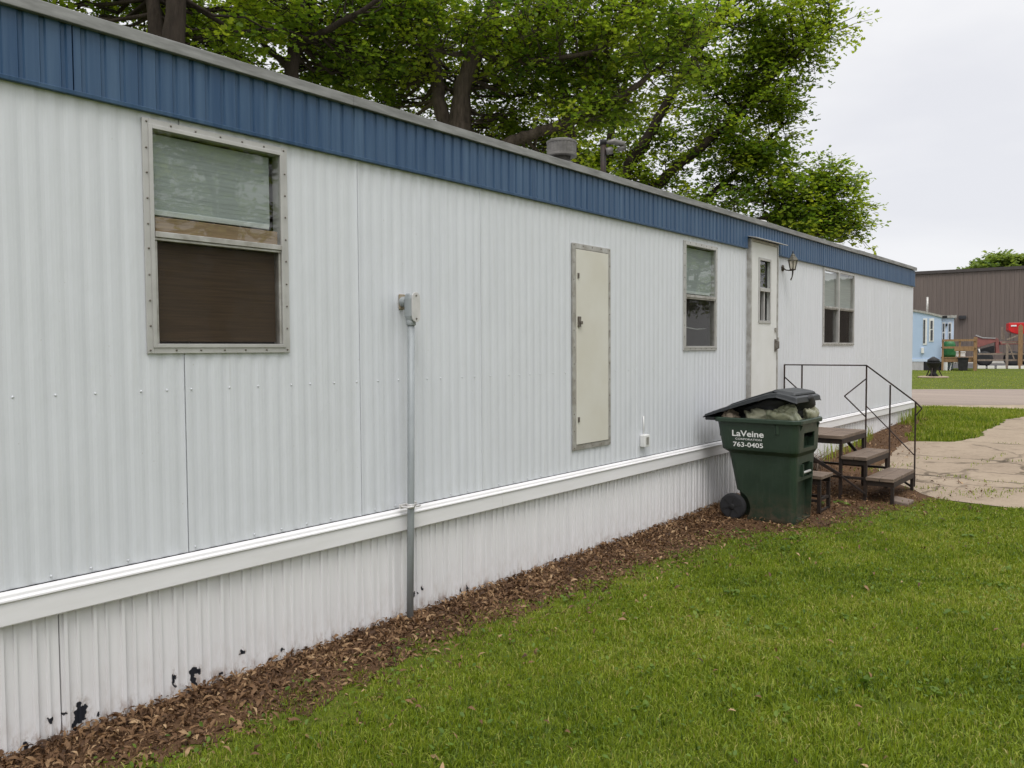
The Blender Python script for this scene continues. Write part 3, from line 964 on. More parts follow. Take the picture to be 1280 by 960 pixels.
# shell behind the siding (ends, back, floor, inner walls)
b = MB()
b.box(-DEEP, -DEEP + 0.06, HY0, HY1, 0.6, 2.96)
b.box(-DEEP + 0.06, -0.03, HY0, HY0 + 0.06, 0.6, 2.96)
b.box(-DEEP + 0.06, -0.03, HY1 - 0.06, HY1, 0.6, 2.96)
b.build('end_wall', 'white_siding', home)
b = MB()
b.box(-DEEP + 0.07, -0.04, HY0 + 0.07, HY1 - 0.07, 0.62, 0.68)
for yy in (4.2, 8.0, 10.0):
    b.box(-DEEP + 0.07, -0.05, yy, yy + 0.08, 0.69, 2.93)
b.build('floor', 'interior_dark', home)
b = MB().box(-0.09, -0.045, HY0 + 0.07, HY1 - 0.07, 0.69, 1.58)
for (a, c_) in ((HY0 + 0.07, 1.70), (2.475, 4.19), (4.29, 6.76), (7.5, 7.99), (8.09, 8.2), (9.03, 9.99), (10.09, 10.6), (11.98, HY1 - 0.07)):
    b.box(-0.09, -0.045, a, c_, 1.59, 2.9)
b.build('inner_lining', 'interior_dark', home)

# roof: shallow bow, with metal edge and roof fittings
b = MB()
top, bot = [], []
for i in range(13):
    t = i / 12.0
    xx = -DEEP - 0.03 + (DEEP + 0.05) * t
    top.append((xx, 2.975 + 0.10 * math.sin(PI * t)))
    bot.append((xx, 2.945 + 0.10 * math.sin(PI * t)))
b.prism(top + bot[::-1], HY0 - 0.02, HY1 + 0.015, 'y')
roof = b.build('roof', 'roof_sheet', home)
b = MB()
y = HY0 - 0.03
k = 0
while y < HY1 + 0.02:
    y2 = min(y + 3.05, HY1 + 0.03)
    dz = random.uniform(-0.002, 0.002)
    b.box(0.021, 0.047 + 0.002 * (k % 2), y, y2 - 0.0015, 2.937 + dz, 2.99 + dz)
    b.box(-0.07, 0.021, y, y2 - 0.0015, 2.978 + dz, 2.992 + dz)
    y = y2; k += 1
b.box(-DEEP - 0.03, -0.07, HY1 + 0.016, HY1 + 0.03, 2.93, 2.985)
b.build('roof_edge', 'roof_edge_grey', home, 0.003)
# flue with its slotted cap
zb = 2.99
b = MB().lathe((-0.8, 5.97, 0), [(0.10, zb), (0.10, 3.30), (0.082, 3.31), (0.082, 3.37)], 24)
b.lathe((-0.8, 5.97, 0), [(0.16, zb + .03), (0.15, zb + 0.06), (0.105, zb + 0.12)], 24)
flue = b.build('flue', 'galvanised', roof)
b = MB()
rings = []
n = 48
for (rr, zz) in ((0.125, 3.345), (0.138, 3.35), (0.138, 3.366), (0.131, 3.37), (0.131, 3.462), (0.138, 3.466), (0.138, 3.482), (0.12, 3.492), (0.03, 3.505)):
    rings.append([(-0.8 + (rr + (0.004 * (k % 2) if rr == 0.131 else 0)) * math.cos(2 * PI * k / n), 5.97 + (rr + (0.004 * (k % 2) if rr == 0.131 else 0)) * math.sin(2 * PI * k / n), zz) for k in range(n)])
b.loft(rings, False)
b.build('flue_cap', 'galvanised', flue)
for yv, xx, s in ((10.3, -0.75, 1.0), (13.35, -0.7, 0.75)):
    b = MB().lathe((xx, yv, 0), [(0.05 * s, 2.98), (0.05 * s, 3.18), (0.12 * s, 3.19), (0.13 * s, 3.23), (0.12 * s, 3.255 + .02 * s), (0.02, 3.275 + .02 * s)], 16)
    b.build('roof_vent', 'aluminium_pale', roof)

# fascia, with a notch for the door
NOTCH = (8.20, 9.03, 2.6, 2.775)
FP = [(0.0, 0.0), (0.62, 0.0), (0.70, -0.008), (0.88, -0.008), (0.95, 0.0)]
vs, fs = ribbed(HY0, HY1 + 0.01, 2.672, 2.936, 0.022, 0.0785, FP, [(8.20, 9.03, 2.6, 2.782)], (1.43, 4.48, 7.53, 10.6, 13.6, 14.5))
b = MB().add(vs, fs)
b.box(-0.03, 0.020, HY1 - 0.04, HY1 + 0.012, 2.672, 2.936)
fas = b.build('fascia', 'blue_fascia', home)
b = MB()
for (a, c_) in ((HY0, 8.198), (9.032, HY1 + 0.012)):
    b.prism([(0.0015, 2.655), (0.026, 2.655), (0.028, 2.672), (0.0015, 2.678)], a, c_, 'y')
b.build('drip_edge', 'blue_fascia', fas, 0.0015)

# belt trim, sloped cap, and skirting
b = MB()
y = HY0
while y < HY1 + 0.02:
    y2 = min(y + 3.66, HY1 + 0.03)
    b.prism([(-0.02, 0.53), (0.034, 0.53), (0.038, 0.536), (0.036, 0.622), (0.044, 0.628), (0.043, 0.636), (0.030, 0.640), (0.028, 0.652), (0.022, 0.658), (0.008, 0.662), (-0.02, 0.662)], y, y2 - 0.001, 'y')
    y = y2
b.build('belt_trim', 'white_trim', home, 0.0015)
b = MB().box(-0.012, 0.0035, HY0, HY1, 0.656, 0.6655)
b.build('belt_seal', 'gap_black', home)
KP = [(0.0, 0.0), (0.30, 0.0), (0.325, 0.013), (0.43, 0.014), (0.455, 0.0), (0.74, 0.0), (0.765, 0.009), (0.84, 0.009), (0.865, 0.0)]
vs, fs = ribbed(HY0, HY1 - 0.01, -0.05, 0.528, -0.004, 0.118, KP, (), (-1.0, 1.32, 3.755, 6.19, 8.6, 11.0, 13.4), (0.05, 0.15, 0.3))
b = MB().add(vs, fs)
b.box(-DEEP + 0.05, -0.03, HY1 - 0.04, HY1 - 0.012, 0.0, 0.595)
b.box(-DEEP + 0.02, -DEEP + 0.045, HY0, HY1 - 0.045, -0.05, 0.595)
b.box(-DEEP + 0.05, -0.03, HY0, HY0 + 0.03, -0.05, 0.595)
b.build('skirting', 'skirt_paint', home)


# windows
def ring(b, y0, y1, z0, z1, wd, x0, x1, mi=0):
    b.box(x0, x1, y0, y0 + wd, z0, z1, mi)
    b.box(x0, x1, y1 - wd, y1, z0, z1, mi)
    b.box(x0, x1, y0 + wd, y1 - wd, z0, z0 + wd, mi)
    b.box(x0, x1, y0 + wd, y1 - wd, z1 - wd, z1, mi)


def screws(b, y0, y1, z0, z1, x, step=0.105, r=0.0055):
    ny = max(2, int((y1 - y0) / step)); nz_ = max(2, int((z1 - z0) / step))
    for i in range(ny + 1):
        for z in (z0, z1):
            b.lathe((x, y0 + (y1 - y0) * i / ny + random.uniform(-.004, .004), z), [(r, 0), (r * .9, 0.003), (r * .3, 0.005)], 7, 'x', True, 1)
    for i in range(1, nz_):
        for yy in (y0, y1):
            b.lathe((x, yy, z0 + (z1 - z0) * i / nz_ + random.uniform(-.004, .004)), [(r, 0), (r * .9, 0.003), (r * .3, 0.005)], 7, 'x', True, 1)


def pane(x, y0, y1, z0, z1):
    return MB().add([(x, y0, z0), (x, y1, z0), (x, y1, z1), (x, y0, z1)], [(0, 1, 2, 3)])


def window(W, zr, blind, blind_bot, lower, mull=None, label=None, board=False, fl=0.036, inn=0.022):
    y0, y1, z0, z1 = W
    b = MB()
    ring(b, y0 - 0.005, y1 + 0.005, z0 - 0.005, z1 + 0.003, fl, 0.001, 0.012)
    ring(b, y0 + fl - 0.010, y1 - fl + 0.010, z0 + fl - 0.010, z1 - fl + 0.010, inn, -0.055, 0.017)
    q = fl - 0.010 + inn + 0.001
    screws(b, y0 + 0.011, y1 - 0.011, z0 + 0.010, z1 - 0.012, 0.012)
    wn = b.build('window', ['aluminium_pale', 'screw_metal'], home, 0.002)
    if label: wn['label'] = label
    a, c_ = y0 + q, y1 - q
    b = MB(); b.box(-0.03, 0.021, a, c_, zr - 0.004, zr + 0.022); b.box(-0.03, 0.014, a, c_, zr - 0.017, zr - 0.005)
    b.box(-0.045, 0.009, a, a + 0.012, z0 + q, zr - 0.018); b.box(-0.045, 0.009, c_ - 0.012, c_, z0 + q, zr - 0.018)
    b.build('meeting_rail', 'aluminium', wn, 0.002)
    cols = [(a, c_)] if not mull else [(a, mull - 0.018), (mull + 0.018, c_)]
    if mull:
        b = MB().box(-0.05, 0.026, mull - 0.017, mull + 0.017, z0 + q, z1 - q)
        b.build('mullion', 'aluminium_pale', wn, 0.002)
    for (pa, pb) in cols:
        pane(0.006, pa, pb, zr + 0.023, z1 - q).build('upper_pane', 'window_glass', wn)
        pane(-0.016, pa + 0.013, pb - 0.013, z0 + q, zr - 0.018).build('lower_pane', 'screened_glass' if lower == 'brown' else 'window_glass', wn)
        if lower != 'open':
            MB().add([(0.0, pa + 0.013, z0 + q), (0.0, pb - 0.013, z0 + q), (0.0, pb - 0.013, zr - 0.018), (0.0, pa + 0.013, zr - 0.018)], [(0, 1, 2, 3)]).build('fly_screen', 'fly_screen', wn)
    # pleated blind: shallow slats, hung behind the glass
    if blind:
        b = MB()
        z = z1 - 0.05
        k = 0
        while z > blind_bot:
            t = random.uniform(-0.0003, 0.0003)
            b.add([(-0.034 + t, y0 + (q + 0.003), z), (-0.034 + t, y1 - (q + 0.003) - 0.03 * bool(board), z), (-0.0334 + t, y1 - (q + 0.003) - 0.03 * bool(board), z - 0.021), (-0.0334 + t, y0 + (q + 0.003), z - 0.021)], [(0, 1, 2, 3)])
            z -= 0.0205; k += 1
        b.build('blind', blind, wn)
        MB().box(-0.040, -0.024, y0 + (q + 0.003), y1 - 0.082, blind_bot - 0.030, blind_bot - 0.005).build('blind_rail', 'blind_white', wn, 0.003)
    if lower == 'brown':
        MB().box(-0.032, -0.030, y0 + 0.05, y1 - 0.05, z0 + 0.05, zr - 0.02).build('shade', 'brown_shade', wn)
    if board:
        MB().box(-0.022, 0.0, y0 + 0.05, y1 - 0.05, zr + 0.024, zr + 0.090).build('sash_board', 'sash_wood', wn, 0.003)
    return wn


window(BIGW, 2.115, 'blind_grey', 2.245, 'brown', None, 'large riveted window with a grey blind above a dark brown shade', True, 0.031, 0.018)
w2 = window(WIN2, 2.085, 'blind_grey', 2.15, 'screen', None, 'tall narrow window between the pale hatch and the door', False, 0.028, 0.018)
MB().tube([(-0.10, 6.80, 1.83), (-0.11, 6.95, 1.812), (-0.10, 7.1, 1.80), (-0.11, 7.28, 1.79), (-0.10, 7.47, 1.80)], 0.006, 6).build('cord', 'white_plastic', w2)
MB().box(-0.62, -0.60, 6.78, 7.48, 1.5, 2.6).build('curtain', 'blind_grey', w2)
window(WIN3, 2.125, 'blind_white', 2.16, 'screen', 11.235, 'wide double window to the right of the coach lamp', False, 0.024, 0.018)

# front door
dr_y0, dr_y1, dz0, dz1 = DOOR
b = MB()
b.box(-0.03, 0.045, dr_y0, dr_y0 + 0.028, dz0, dz1)
b.box(-0.03, 0.045, dr_y1 - 0.028, dr_y1, dz0, dz1)
b.box(-0.03, 0.045, dr_y0 + 0.028, dr_y1 - 0.028, dz1 - 0.028, dz1)
b.box(-0.03, 0.055, dr_y0 + 0.028, dr_y1 - 0.028, dz0, dz0 + 0.022)
door = b.build('door', 'aluminium', home, 0.002)
WD = (8.455, 8.770, 1.885, 2.575)
b = MB()
a0, a1, c0, c1 = dr_y0 + 0.031, dr_y1 - 0.031, dz0 + 0.026, dz1 - 0.031
b.box(0.004, 0.038, a0, WD[0], c0, c1)
b.box(0.004, 0.038, WD[1], a1, c0, c1)
b.box(0.004, 0.038, WD[0], WD[1], c0, WD[2])
b.box(0.004, 0.038, WD[0], WD[1], WD[3], c1)
b.build('door_leaf', 'door_paint', door)
b = MB()
ring(b, WD[0] - 0.012, WD[1] + 0.012, WD[2] - 0.012, WD[3] + 0.012, 0.030, 0.0385, 0.047)
b.box(0.015, 0.052, WD[0] + 0.019, WD[1] - 0.019, 2.22, 2.262)
b.box(0.0, 0.036, WD[0] + 0.15, WD[0] + 0.175, WD[2] + 0.019, 2.219)
dwf = b.build('door_window', 'aluminium_pale', door, 0.002)
pane(0.016, WD[0] + 0.003, WD[1] - 0.003, 2.263, WD[3] - 0.003).build('upper_pane', 'window_glass', dwf)
pane(0.008, WD[0] + 0.178, WD[1] - 0.003, WD[2] + 0.003, 2.219).build('lower_pane', 'window_glass', dwf)
b = MB()
for i in range(7):
    yy = WD[0] + 0.01 + i * 0.047
    b.prism([(-0.10, yy), (-0.075, yy + 0.02), (-0.10, yy + 0.045), (-0.104, yy + 0.022)], 2.2, WD[3], 'z')
b.build('curtain', 'blind_grey', dwf)
b = MB().box(0.039, 0.052, 8.905, 8.945, 1.56, 1.70)
b.tube([(0.045, 8.925, 1.585), (0.085, 8.92, 1.60), (0.085, 8.92, 1.67), (0.045, 8.925, 1.685)], 0.008, 8)
b.build('door_handle', 'screw_metal', door, 0.003)
MB().box(0.039, 0.058, 8.905, 8.955, 1.79, 1.83).build('latch', 'aluminium', door, 0.003)
MB().box(0.047, 0.060, 8.975, 8.998, 1.60, 1.72).build('strike_plate', 'aluminium', door, 0.003)
b = MB().prism([(0.022, 2.792), (0.115, 2.772), (0.117, 2.768), (0.115, 2.764), (0.022, 2.784)], 8.19, 9.09, 'y')
b.build('door_awning', 'aluminium_pale', door, 0.001)

# tall pale hatch
b = MB()
ring(b, 4.982, 5.512, 0.825, 2.405, 0.040, 0.001, 0.014)
screws(b, 4.997, 5.497, 0.843, 2.39, 0.014, 0.12)
hatch = b.build('hatch', ['aluminium', 'screw_metal'], home, 0.002)
hatch['label'] = 'tall narrow cream access hatch in a riveted metal frame'
b = MB(); b.box(0.003, 0.020, 5.025, 5.469, 0.868, 2.360)
b.build('hatch_panel', 'cream_panel', hatch, 0.003)
b = MB().box(0.0205, 0.032, 5.036, 5.07, 1.77, 1.85); b.box(0.0205, 0.045, 5.05, 5.075, 1.79, 1.815)
b.build('hatch_latch', 'screw_metal', hatch, 0.002)
for zz in (2.16, 1.06):
    MB().box(0.0205, 0.028, 5.036, 5.054, zz - 0.02, zz + 0.02).build('hinge', 'screw_metal', hatch, 0.001)

# ================================================================== THINGS ON THE WALL
ot = thing('outlet_box', 'small white outlet box low on the siding right of the cream hatch', 'outlet', (0.0, 6.04, 0.75))
MB().box(0.001, 0.05, 5.995, 6.085, 0.755, 0.86).build('cover', 'white_plastic', ot, 0.006)
b = MB().box(0.0505, 0.054, 6.02, 6.062, 0.775, 0.84)
b.build('socket', 'aluminium', ot, 0.004)
MB().tube([(0.012, 6.04, 0.86), (0.012, 6.042, 0.95), (0.010, 6.043, 1.02)], 0.006, 6).build('cable', 'white_plastic', ot)

cd = thing('electrical_conduit', 'grey metal conduit pipe rising from the leaf litter to a junction fitting on the siding', 'conduit', (0.085, 3.225, 0.0))
MB().tube([(0.085, 3.205, -0.05), (0.085, 3.225, 0.7), (0.085, 3.243, 1.78)], 0.0205, 16).build('pipe', 'conduit_zinc', cd)
b = MB().tube([(0.085, 3.243, 1.745), (0.085, 3.243, 1.775)], 0.028, 16)
b.loft([[(0.085 + sx * kx, 3.243 + sy * ky, zz) for (sx, sy) in ((-1, -.6), (-.6, -1), (.6, -1), (1, -.6), (1, .6), (.6, 1), (-.6, 1), (-1, .6))]
        for (zz, kx, ky) in ((1.772, 0.026, 0.024), (1.80, 0.036, 0.030), (1.90, 0.036, 0.030), (1.925, 0.03, 0.026), (1.932, 0.02, 0.018))], False)
b.tube([(0.055, 3.243, 1.885), (0.012, 3.243, 1.885)], 0.03, 14)
cb = b.build('junction_fitting', 'conduit_zinc', cd, 0.004)
pl = []
for k in range(9):
    th = PI * k / 8
    pl.append((3.243 + 0.032 * math.cos(th), 1.905 + 0.032 * math.sin(th)))
for k in range(9):
    th = PI + PI * k / 8
    pl.append((3.243 + 0.032 * math.cos(th), 1.795 + 0.032 * math.sin(th)))
b = MB().prism(pl, 0.1225, 0.131, 'x')
for zz in (1.917, 1.783):
    b.lathe((0.131, 3.243, zz), [(0.007, 0), (0.006, 0.003), (0.002, 0.004)], 8, 'x', True, 1)
b.build('cover_plate', ['conduit_cover', 'screw_metal'], cd, 0.002)
b = MB().box(0.001, 0.014, 3.222, 3.266, 1.84, 1.93)
b.build('wall_plate', 'sealant', cd, 0.004)
b = MB().tube([(0.085, 3.2235, 0.672), (0.085, 3.2240, 0.698)], 0.0255, 16)
b.box(0.046, 0.062, 3.165, 3.295, 0.672, 0.698)
b.tube([(0.06, 3.275, 0.685), (0.115, 3.27, 0.685), (0.118, 3.235, 0.685)], 0.007, 6)
b.tube([(0.06, 3.175, 0.685), (0.112, 3.18, 0.685), (0.118, 3.215, 0.685)], 0.007, 6)
b.build('pipe_clamp', 'conduit_cover', cd, 0.002)

# coach lamp
LX, LY, LZ = 0.175, 9.23, 2.55
lt = thing('coach_lantern', 'bronze coach lantern mounted on the wall to the right of the door', 'wall lamp', (0.0, LY, 2.545))
lt.scale = (0.70, 0.70, 0.70)
MB().lathe((0.004, LY, 2.52), [(0.055, 0), (0.052, 0.014), (0.03, 0.022), (0.012, 0.026)], 16, 'x').build('backplate', 'bronze', lt)
b = MB().tube([(0.02, LY, 2.52), (0.06, LY, 2.485), (0.12, LY, 2.475), (LX, LY, 2.475)], 0.010, 8)
b.tube([(LX, LY, 2.48), (LX, LY, 2.43), (LX - 0.012, LY, 2.36), (LX - 0.03, LY, 2.325), (LX - 0.025, LY, 2.31)], [0.015, 0.013, 0.010, 0.012, 0.006], 8)
b.build('arm', 'bronze', lt)
b = MB().lathe((LX, LY, 0), [(0.02, 2.47), (0.05, 2.48), (0.052, 2.492), (0.04, 2.495)], 12)
n = 6
for k in range(n):
    th = 2 * PI * k / n
    b.bar((LX + 0.045 * math.cos(th), LY + 0.045 * math.sin(th), 2.49), (LX + 0.075 * math.cos(th), LY + 0.075 * math.sin(th), 2.632), 0.008, 0.008)
b.build('cage', 'bronze', lt)
rg = [[(LX + rr * math.cos(2 * PI * k / 6), LY + rr * math.sin(2 * PI * k / 6), zz) for k in range(6)] for rr, zz in ((0.042, 2.496), (0.071, 2.631))]
MB().loft(rg, False, 0, False).build('glass', 'lamp_glass', lt)
MB().lathe((LX, LY, 0), [(0.016, 2.497), (0.016, 2.57), (0.012, 2.60), (0.004, 2.61)], 10).build('candle', 'white_trim', lt)
b = MB().lathe((LX, LY, 0), [(0.088, 2.630), (0.09, 2.638), (0.06, 2.685), (0.042, 2.70), (0.036, 2.725), (0.02, 2.74), (0.012, 2.748)], 6, 'z', False)
cp = b.build('cap', 'lamp_cap', lt, 0.002)
MB().lathe((LX, LY, 0), [(0.008, 2.746), (0.013, 2.758), (0.006, 2.768), (0.010, 2.776), (0.002, 2.795)], 10).build('finial', 'bronze', cp)

# mast on the roof with a silver lamp head
ms = thing('roof_mast', 'dark pole standing on the roof with a silver lamp head at its top', 'mast', (-0.8, 6.66, 3.02))
MB().tube([(-0.8, 6.66, 2.99), (-0.8, 6.66, 3.60)], 0.029, 12).build('pole', 'dark_iron', ms)
MB().tube([(-0.8, 6.66, 3.59), (-0.8, 6.66, 3.635)], 0.033, 12).build('pole_cap', 'black_plastic', ms)
b = MB().tube([(-0.77, 6.67, 3.605), (-0.72, 6.72, 3.618), (-0.66, 6.80, 3.60), (-0.655, 6.81, 3.56), (-0.69, 6.76, 3.545)], [0.015, 0.028, 0.03, 0.03, 0.024], 10)
b.tube([(-0.775, 6.665, 3.52), (-0.73, 6.71, 3.535)], 0.035, 10)
b.build('lamp_head', 'galvanised', ms)

# ================================================================== WHEELED BIN
def rrect(x0, x1, y0, y1, r, z, n=5):
    pts = []
    for (cx, cy, a0) in ((x1 - r, y1 - r, 0), (x0 + r, y1 - r, PI / 2), (x0 + r, y0 + r, PI), (x1 - r, y0 + r, 1.5 * PI)):
        for k in range(n + 1):
            th = a0 + PI / 2 * k / n
            pts.append((cx + r * math.cos(th), cy + r * math.sin(th), z))
    return pts


bz = 0.012
bn = thing('wheeled_bin', 'dark green wheeled rubbish bin with white lettering and a half open black lid', 'rubbish bin', (0.7, 7.3, bz))
b = MB()
b.loft([rrect(0.455, 0.95, 7.075, 7.51, 0.05, bz + 0.0), rrect(0.445, 0.955, 7.07, 7.52, 0.055, bz + 0.03),
        rrect(0.335, 0.968, 7.04, 7.56, 0.06, 0.60), rrect(0.330, 0.969, 7.038, 7.562, 0.06, 0.625), rrect(0.322, 0.975, 7.03, 7.57, 0.06, 0.637),
        rrect(0.275, 0.990, 7.005, 7.60, 0.07, 0.665), rrect(0.270, 0.992, 7.002, 7.602, 0.07, 0.69),
        rrect(0.228, 1.0, 6.99, 7.612, 0.075, 0.915), rrect(0.204, 1.022, 6.968, 7.636, 0.09, 0.918), rrect(0.200, 1.025, 6.965, 7.638, 0.09, 0.925),
        rrect(0.200, 1.025, 6.965, 7.638, 0.09, 0.952), rrect(0.206, 1.018, 6.972, 7.630, 0.085, 0.96),
        rrect(0.235, 0.985, 7.005, 7.598, 0.07, 0.96), rrect(0.24, 0.98, 7.01, 7.59, 0.07, 0.78)], False)
body = b.build('body', 'bin_green', bn)
# wheel arches and the pockets in the front are cut out of the solid body
cut = MB()
cut.lathe((0.385, 6.98, 0.125), [(0.158, 0), (0.158, 0.17)], 28, 'y', False)
cut.lathe((0.385, 7.45, 0.125), [(0.158, 0), (0.158, 0.17)], 28, 'y', False)
cut.box(0.925, 1.2, 7.17, 7.44, 0.70, 0.835)
cut.box(0.915, 1.2, 7.20, 7.41, 0.43, 0.56)
cut.box(0.90, 1.2, 7.12, 7.48, 0.04, 0.40)
co = cut.build('cutter', 'bin_green', bn)
bo = body.modifiers.new('cut', 'BOOLEAN'); bo.object = co; bo.operation = 'DIFFERENCE'; bo.solver = 'EXACT'; bo.use_self = True
bv = body.modifiers.new('soft', 'BEVEL'); bv.width = 0.006; bv.segments = 2; bv.limit_method = 'ANGLE'; bv.angle_limit = R(30)
dg = bpy.context.evaluated_depsgraph_get()
me = bpy.data.meshes.new_from_object(body.evaluated_get(dg))
body.modifiers.clear()
body.data = me
for p in me.polygons:
    p.use_smooth = False
bpy.data.objects.remove(co)
b = MB()
for yy in (7.19, 7.42):
    b.box(0.92, 0.99, yy - 0.008, yy + 0.008, 0.44, 0.55)
b.tube([(0.97, 7.19, 0.47), (0.97, 7.42, 0.47)], 0.012, 10, mi=1)
b.build('catch_bar', ['bin_green', 'aluminium_pale'], bn, 0.002)
# ribs under the rim
for yy in (7.08, 7.52):
    MB().prism([(0.99, 0.91), (1.018, 0.91), (0.99, 0.84)], yy - 0.008, yy + 0.008, 'y').build('rim_rib', 'bin_green', bn, 0.002)
MB().prism([(0.80, 6.99), (0.82, 6.972), (0.84, 6.99)], 0.83, 0.915, 'z').build('rim_rib', 'bin_green', bn, 0.002)
b = MB().tube([(0.385, 7.05, 0.125), (0.385, 7.55, 0.125)], 0.012, 10)
b.build('axle', 'dark_iron', bn)
for yy, sgn in ((7.045, -1), (7.555, 1)):
    b = MB().lathe((0.385, yy, 0.125), [(0.095, -0.032), (0.112, -0.032), (0.121, -0.024), (0.123, 0.0), (0.121, 0.024), (0.112, 0.032), (0.095, 0.032)], 32, 'y')
    wh = b.build('wheel', 'gap_black', bn)
    b = MB().lathe((0.385, yy, 0.125), [(0.096, -0.022), (0.096, 0.022)], 28, 'y')
    for k in range(6):
        th = 2 * PI * k / 6 + 0.3
        b.bar((0.385, yy + sgn * 0.026, 0.125), (0.385 + 0.094 * math.cos(th), yy + sgn * 0.026, 0.125 + 0.094 * math.sin(th)), 0.016, 0.016, 0, (0, 1, 0))
    b.lathe((0.385, yy + sgn * 0.03, 0.125), [(0.028, -0.01), (0.028, 0.008), (0.02, 0.012)] if sgn > 0 else [(0.02, -0.012), (0.028, -0.008), (0.028, 0.01)], 14, 'y')
    b.build('hub', 'black_plastic', wh, 0.001)
# hinge, grip and lid
b = MB()
b.tube([(0.135, 7.02, 0.948), (0.135, 7.59, 0.948)], 0.021, 12)
for yy in (7.0, 7.2, 7.4, 7.58):
    b.box(0.12, 0.215, yy, yy + 0.03, 0.925, 0.956)
b.build('rear_handle', 'bin_lid', bn, 0.003)


def lid_ring(x, zt, thick, y0, y1, lip):
    """cross-section of the lid at x: a shallow tray with a turned-down rim"""
    ts = [0, 0.012, 0.03, 0.055, 0.3, 0.5, 0.7, 0.945, 0.97, 0.988, 1]
    ds = [lip, lip * 0.72, lip * 0.15, 0, 0, 0, 0, 0, lip * 0.15, lip * 0.72, lip]
    topp = [(x, y0 + (y1 - y0) * t, zt - d) for t, d in zip(ts, ds)]
    n_ = len(ts)
    bott = []
    for k, (t, d) in enumerate(zip(ts, ds)):
        yy = y0 + (y1 - y0) * t
        ins = thick * (1 if k < n_ / 2 else -1) if k in (0, 1, 2, n_ - 3, n_ - 2, n_ - 1) else 0
        bott.append((x, yy + ins, zt - d - (thick if 2 < k < n_ - 3 else (0.002 if k in (0, n_ - 1) else thick * 0.6))))
    return topp + bott[::-1]


b = MB()
LP = [(0.105, 0.958, 0.012, 0.008), (0.125, 0.982, 0.014, 0.02), (0.20, 1.012, 0.014, 0.03), (0.35, 1.066, 0.014, 0.035), (0.55, 1.133, 0.014, 0.038), (0.74, 1.192, 0.014, 0.040),
      (0.81, 1.203, 0.014, 0.044), (0.90, 1.188, 0.014, 0.050), (0.975, 1.170, 0.014, 0.055), (0.992, 1.160, 0.012, 0.048), (1.0, 1.120, 0.006, 0.010)]
b.loft([lid_ring(x, z, th, 6.972, 7.61, dp) for (x, z, th, dp) in LP], False)
lid = b.build('lid', 'bin_lid', bn, 0.004)
b = MB()
RP = [(0.30, 1.049, 0.004, 0.002), (0.36, 1.085, 0.012, 0.012), (0.55, 1.152, 0.014, 0.016), (0.74, 1.213, 0.014, 0.018), (0.77, 1.226, 0.014, 0.020), (0.85, 1.218, 0.014, 0.022), (0.940, 1.203, 0.014, 0.022), (0.956, 1.195, 0.010, 0.018), (0.962, 1.182, 0.004, 0.004)]
b.loft([lid_ring(x, z, th, 7.04, 7.565, dp) for (x, z, th, dp) in RP], False)
b.build('lid_panel', 'bin_lid', lid, 0.004)


# lettering on the side
def text_mesh(body_, cap, width, x, z, nm, parent, bold=0.0):
    cu = bpy.data.curves.new(nm, 'FONT')
    cu.body = body_
    cu.size = 1.0
    cu.offset = bold
    cu.extrude = 0.0
    cu.align_x = 'CENTER'
    to = bpy.data.objects.new(nm, cu)
    COL.objects.link(to)
    dg_ = bpy.context.evaluated_depsgraph_get()
    me_ = bpy.data.meshes.new_from_object(to.evaluated_get(dg_))
    bpy.data.objects.remove(to)
    co_ = np.zeros(len(me_.vertices) * 3); me_.vertices.foreach_get('co', co_); co_ = co_.reshape(-1, 3)
    lo_, hi_ = co_.min(0), co_.max(0)
    co_[:, 0] = (co_[:, 0] - (lo_[0] + hi_[0]) / 2) * width / (hi_[0] - lo_[0])
    co_[:, 1] = (co_[:, 1] - lo_[1]) * cap / (hi_[1] - lo_[1])
    me_.vertices.foreach_set('co', co_.ravel())
    me_.materials.clear(); me_.materials.append(MATS['label_white'])
    o = bpy.data.objects.new(nm, me_)
    COL.objects.link(o)
    o.parent = parent
    q = parent.location
    y = 7.002 - (z - 0.69) * 0.0533 - 0.0035
    # stand upright, facing -Y, and lean with the side wall
    o.matrix_local = Matrix.Translation((x - q.x, y - q.y, z - q.z)) @ Matrix.Rotation(R(90 + 3.05), 4, 'X')
    return o


text_mesh('LaVeine', 0.056, 0.300, 0.545, 0.790, 'lettering', bn, 0.019)
text_mesh('CORPORATION', 0.017, 0.250, 0.550, 0.758, 'lettering', bn, 0.008)
text_mesh('763-0405', 0.044, 0.285, 0.545, 0.694, 'lettering', bn, 0.017)


